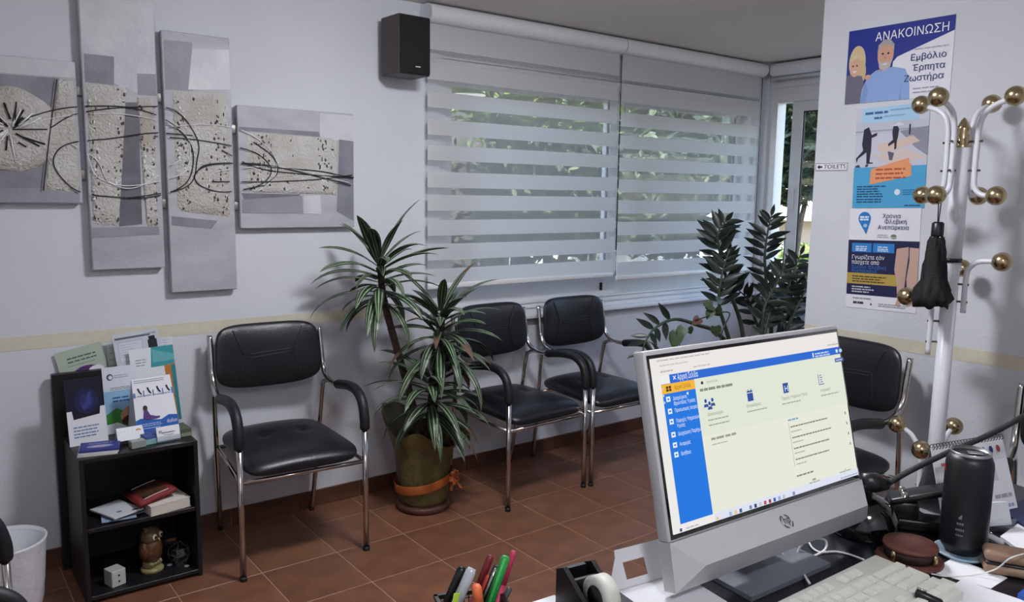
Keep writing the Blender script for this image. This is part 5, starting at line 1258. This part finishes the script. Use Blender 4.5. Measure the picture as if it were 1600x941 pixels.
paper([(948, 938), (975, 928), (1000, 945), (960, 955)], DZ+.0005, .004, M['paper'], 'white slip between the tape dispenser and the carton')
# pen cup
pcx = at(743, 950, 2, DZ+.10); pu = empty('pen_cup', (pcx.x, pcx.y, DZ), R(-18)); tag(pu, 'black wire mesh pen cup at the bottom edge', 'pen cup')
m = MB(); hs, hz = .046, .10
for sx, sy in ((-1, 0), (1, 0), (0, -1), (0, 1)):
    for i in range(14):
        t = -hs+2*hs*i/13; m.box((sx*hs+(t if sx == 0 else 0), sy*hs+(t if sy == 0 else 0), hz/2), (.0012, .0012, hz), bl)
    for i in range(12): m.box((sx*hs, sy*hs, hz*i/12), ((.0012 if sx else 2*hs), (.0012 if sy else 2*hs), .0012), bl)
ms = m.build('mesh_wall', pu); ms['kind'] = 'stuff'
m = MB()
for sx, sy in ((-1, 0), (1, 0), (0, -1), (0, 1)): m.box((sx*hs, sy*hs, hz), ((.005 if sx else 2*hs+.005), (.005 if sy else 2*hs+.005), .006), bl)
m.build('rim', pu); m = MB(); m.box((0, 0, .001), (2*hs, 2*hs, .002), bl); m.build('bottom', pu)
def pen(top, bot, dy, wpx, mm, label, cat='pen', cap=None, capfrac=.3, clip=None):
    yy = pcx.y+dy; a = at(*top, 1, yy); b = at(*bot, 1, yy); b = a+(b-a)*((a.z-(DZ+.006))/(a.z-b.z)); r = wpx*scale_at(a)/2
    o = empty('pen', tuple(b)); o.name = cat if cat in ('marker', 'highlighter', 'correction_pen') else 'pen'
    A = a-b; m = MB(); m.tube([Vector((0, 0, 0)), A*.04, A*(1-capfrac)], [r*.4, r*.9, r*.9], mm, 14); m.build('barrel', o)
    m = MB(); m.tube([A*(1-capfrac), A*.97, A], [r, r, r*.75], cap or mm, 14); co = m.build('cap', o)
    if clip:
        sd = A.normalized().cross(CF).normalized()*r*.25-CF*r*1.1; m = MB(); m.tube([A*.98+sd*.3, A*.98+sd, A*(1-capfrac*1.1)+sd], [r*.35, r*.42, r*.42], clip, 8); m.build('clip', co)
    return tag(o, label, cat.replace('_', ' '))
pen((723, 886), (702, 935), .02, 15, M['black'], 'thick black marker standing at the left of the pen cup', 'marker')
pen((738, 888), (714, 941), -.005, 17, M['white_plastic'], 'white correction pen with a clear cap in the pen cup', 'correction_pen', mat('clear_cap', 'b9bec4', .1, spec=.8), .26)
pen((767, 868), (744, 928), .015, 12, mat('dark_red', '7a2328', .4), 'dark red pen, tall, in the middle of the pen cup', 'pen')
pen((764, 899), (752, 930), .0, 9, mat('orange_red', 'b8402c', .4), 'thin orange-red pen in front of the dark red pen', 'pen')
pen((744, 915), (748, 941), -.018, 16, M['black'], 'black highlighter with a bright orange tip in the pen cup', 'highlighter', mat('neon_orange', 'f07a4c', .4), .22)
pen((777, 884), (756, 936), -.005, 12, mat('navy_pen', '1c1f33', .35), 'navy pen with a silver clip beside the green pen', 'pen', None, .3, M['chrome'])
pen((791, 869), (769, 932), -.015, 15, M['white_plastic'], 'white pen with a bright green cap and clip in the pen cup', 'pen', mat('green_cap', '2f9a48', .4), .42, mat('green_clip', '35ad52', .4))
pen((803, 861), (786, 915), .01, 10, mat('pink_cap', 'c23a5c', .4), 'pink highlighter rising behind the green pen', 'highlighter')
pen((797, 918), (785, 941), .008, 10, mat('grey_pen', '4d4f52', .4), 'short dark grey pen at the right of the pen cup', 'pen')
a = at(711, 934, 1, pcx.y-.012); m = MB(); m.rbox((0, 0, -.02), (.020, .002, .05), .0008, mat('lime_note', 'a8c83e', .6), 1, rot=(0, .3, .3)); tag(m.build('sticky_note', None, (a.x, a.y, a.z)), 'lime green note tucked into the left of the pen cup', 'note')

# ------------------------------------------------------------------ garden outside
gm = mat('garden_ground', '6f6a58', .9, col2='565440', vscale=1.5)
m = MB(); m.span((-12, .62, -.4), (24, 24, -.2), gm); m.span((4.6, -16, -.4), (24, .62, -.2), gm); struct(m.build('ground'), 'garden ground outside the windows')
def shrub(name, c, rad, n, size, cols, label, trunk=True, seed=1, group='garden shrubs outside the windows', cat='shrub'):
    rnd = random.Random(seed); o = empty(name, (c[0], c[1], -.2)); tag(o, label, cat, group)
    ms_ = [mat('leaf_%s' % q, q, .5, var=.25, vscale=3) for q in cols]
    m = MB()
    for i in range(n):
        while True:
            d = Vector((rnd.uniform(-1, 1), rnd.uniform(-1, 1), rnd.uniform(-1, 1)))
            if .25 < d.length < 1: break
        p = Vector((d.x*rad[0], d.y*rad[1], c[2]+.2+d.z*rad[2]))
        if p.z < .05: continue
        s = size*rnd.uniform(.6, 1.3); E_ = Euler((rnd.uniform(-.9, .9), rnd.uniform(-.9, .9), rnd.uniform(0, 6.3))).to_matrix()
        q = [E_ @ Vector(v)*s+p for v in ((0, -.5, 0), (.22, -.1, .04), (.16, .25, .03), (0, .55, -.06), (-.16, .25, .03), (-.22, -.1, .04))]
        m.add(q, [(0, 1, 2, 3), (0, 3, 4, 5)], ms_[i % len(ms_)])
    m.build('foliage', o)
    bk = mat('garden_bark', '4f463c', .9, var=.3)
    m = MB()
    for k in range(4):
        a = rnd.uniform(0, 6.3); m.tube([(.05*math.cos(a), .05*math.sin(a), 0), (.12*math.cos(a)*rad[0]*2, .12*math.sin(a)*rad[1]*2, c[2]*.6), (rad[0]*.5*math.cos(a), rad[1]*.5*math.sin(a), c[2]+.2)], [.05, .035, .012], bk, 7)
    m.build('trunk', o)
GR = ['5c6b4a', '4b5a3f', '6b7a57']; DG = ['3c4d33', '2f3f2b', '4e6140']; YG = ['8aa05a', '6f8a45', '9db070']
stone = mat('garden_stone', '7f7d74', .9, col2='5b5a52', vscale=4, bump=.6, bscale=8)
m = MB(); m.span((.2, 2.95, -.2), (3.9, 3.15, 2.7), stone); tag(m.build('garden_wall'), 'rough grey garden wall behind the left blind', 'wall')
m = MB(); m.span((3.95, 6.2, -.2), (14, 6.4, .62), mat('white_render', 'e6e2d8', .8)); tag(m.build('boundary_wall'), 'low sunlit white boundary wall seen under the right blind', 'wall')
shrub('shrub', (2.1, 2.25, 1.1), (1.1, .5, 1.25), 2600, .12, GR, 'grey-green bush behind the left part of the wide window', seed=2)
shrub('shrub', (2.6, 1.3, 2.35), (1.2, .35, .40), 800, .16, YG, 'bright broad-leaved branch hanging across the top of the wide window', seed=3)
shrub('shrub', (4.35, 2.5, 2.0), (1.2, .6, 1.0), 2800, .14, GR, 'loose green bush behind the right blind', seed=4)
shrub('shrub', (5.6, 4.3, 1.75), (1.6, .8, 1.2), 2800, .16, GR, 'grey-green tree further back behind the right blind', seed=5)
shrub('shrub', (8.6, 5.0, 1.9), (1.7, 1.0, 1.4), 2400, .2, DG, 'dark tree at the far corner of the garden', seed=9)
shrub('shrub', (6.3, .55, 2.5), (.8, .9, 1.05), 2600, .19, DG, 'dark broad-leaved tree outside the second window', seed=6, cat='tree')
shrub('shrub', (7.6, 2.2, 2.45), (.9, .8, 1.0), 2200, .2, DG, 'dark tree behind the narrow opening of the second window', seed=7, cat='tree')
shrub('hedge', (9.2, 1.6, .55), (.5, 2.6, .46), 3200, .10, ['8fae3e', '7d9c36', 'a5bd55'], 'bright green low hedge outside the second window', seed=8, group=None, cat='hedge')
hc = mat('hedge_core', '2c3a28', .95, var=.3, vscale=3); rnd = random.Random(31)
def hedge_row(a, b, h, label):
    a, b = Vector(a), Vector(b); d = (b-a); L = d.length; d.normalize(); n = Vector((d.y, -d.x, 0)); o = empty('hedge', (a.x, a.y, -.2)); tag(o, label, 'hedge')
    m = MB(); q = [d*s+n*t for s, t in ((0, -.3), (L, -.3), (L, .3), (0, .3))]; m.add([(p.x, p.y, z) for z in (0, h-.1) for p in q], [(3, 2, 1, 0), (4, 5, 6, 7), (0, 1, 5, 4), (1, 2, 6, 5), (2, 3, 7, 6), (3, 0, 4, 7)], hc); m.build('core', o)
    ms_ = [mat('leaf_%s' % q_, q_, .5, var=.25, vscale=3) for q_ in GR+DG]; m = MB()
    for i in range(9000):
        p = d*rnd.uniform(0, L)+n*rnd.uniform(.25, .45)+Vector((0, 0, rnd.uniform(0, h))); s = .2*rnd.uniform(.6, 1.3); E_ = Euler((rnd.uniform(-1, 1), rnd.uniform(-1, 1), rnd.uniform(0, 6.3))).to_matrix()
        m.add([E_ @ Vector(v)*s+p for v in ((0, -.5, 0), (.22, 0, .04), (0, .55, -.05), (-.22, 0, .04))], [(0, 1, 2, 3)], ms_[i % 6])
    m.build('foliage', o)
hedge_row((-1, 9.8, 0), (19, 9.8, 0), 5.2, 'tall dense hedge closing the garden behind the wide window')
h = empty('house', (16, 4, -1.95)); tag(h, 'pale sunlit house with a white roof beyond the bright hedge', 'house')
m = MB(); m.box((0, 0, 1.55), (3, 9, 3.1), mat('house_render', 'd9c6ae', .85, var=.05)); m.build('wall', h)
m = MB(); m.add([(-1.9, -4.8, 3.05), (-1.9, 4.8, 3.05), (0, 4.8, 3.75), (0, -4.8, 3.75)], [(0, 1, 2, 3)], mat('canopy', 'e3ddd2', .8)); m.add([(1.9, -4.8, 3.05), (1.9, 4.8, 3.05), (0, 4.8, 3.75), (0, -4.8, 3.75)], [(3, 2, 1, 0)], MATS['canopy']); m.build('roof', h)
hedge_row((21.5, 9, 0), (21.5, -6, 0), 5.5, 'tall dark trees behind the pale house')

# ------------------------------------------------------------------ lettering becomes mesh (outlines filled loop by loop)
from mathutils.geometry import delaunay_2d_cdt
def fill_outline(me):
    nb = {}
    for e in me.edges:
        a, b = e.vertices; nb.setdefault(a, []).append(b); nb.setdefault(b, []).append(a)
    seen = set(); loops = []
    for e in me.edges:                      # edge direction keeps the contour direction
        a = e.vertices[0]
        if a in seen: continue
        L = [a]; seen.add(a); c = e.vertices[1]
        while c not in seen:
            L.append(c); seen.add(c)
            nx = [q for q in nb[c] if q not in seen]
            if not nx: break
            c = nx[0]
        if len(L) > 2: loops.append(L)
    if not loops: return [], []
    pts = [Vector((v.co.x, v.co.y)) for v in me.vertices]
    ed = [(L[i], L[(i+1) % len(L)]) for L in loops for i in range(len(L))]
    res = delaunay_2d_cdt(pts, ed, [], 0, 1e-5)
    co, tri = res[0], res[2]
    P = np.array([(v.x, v.y) for v in co]); Tn = np.array(tri); c = P[Tn].mean(1)
    a = np.array([pts[e[0]] for e in ed]); b = np.array([pts[e[1]] for e in ed])
    cx, cy = c[:, 0:1], c[:, 1:2]; ay, by = a[None, :, 1], b[None, :, 1]; ax, bx = a[None, :, 0], b[None, :, 0]
    left = (bx-ax)*(cy-ay)-(cx-ax)*(by-ay)
    wn = ((ay <= cy) & (by > cy) & (left > 0)).sum(1).astype(int)-((ay > cy) & (by <= cy) & (left < 0)).sum(1).astype(int)
    return [tuple(t) for t, w_ in zip(tri, wn) if w_ != 0], co
bpy.context.view_layer.update()
dg = bpy.context.evaluated_depsgraph_get()
for o, width, size in FONTS:
    src = bpy.data.meshes.new_from_object(o.evaluated_get(dg))
    fs, co = fill_outline(src)
    if not fs: bpy.data.objects.remove(o); continue
    k = size
    if width:
        xs = [v.x for v in co]; kx_ = width/max(1e-6, max(xs)-min(xs))
    else: kx_ = size
    me = bpy.data.meshes.new('lettering'); me.from_pydata([(v.x*kx_, v.y*k, 0) for v in co], [], fs); me.materials.append(o.data.materials[0])
    n = bpy.data.objects.new('lettering', me); COL.objects.link(n); n.parent = o.parent; n.location = o.location; n.rotation_euler = o.rotation_euler
    bpy.data.objects.remove(o)
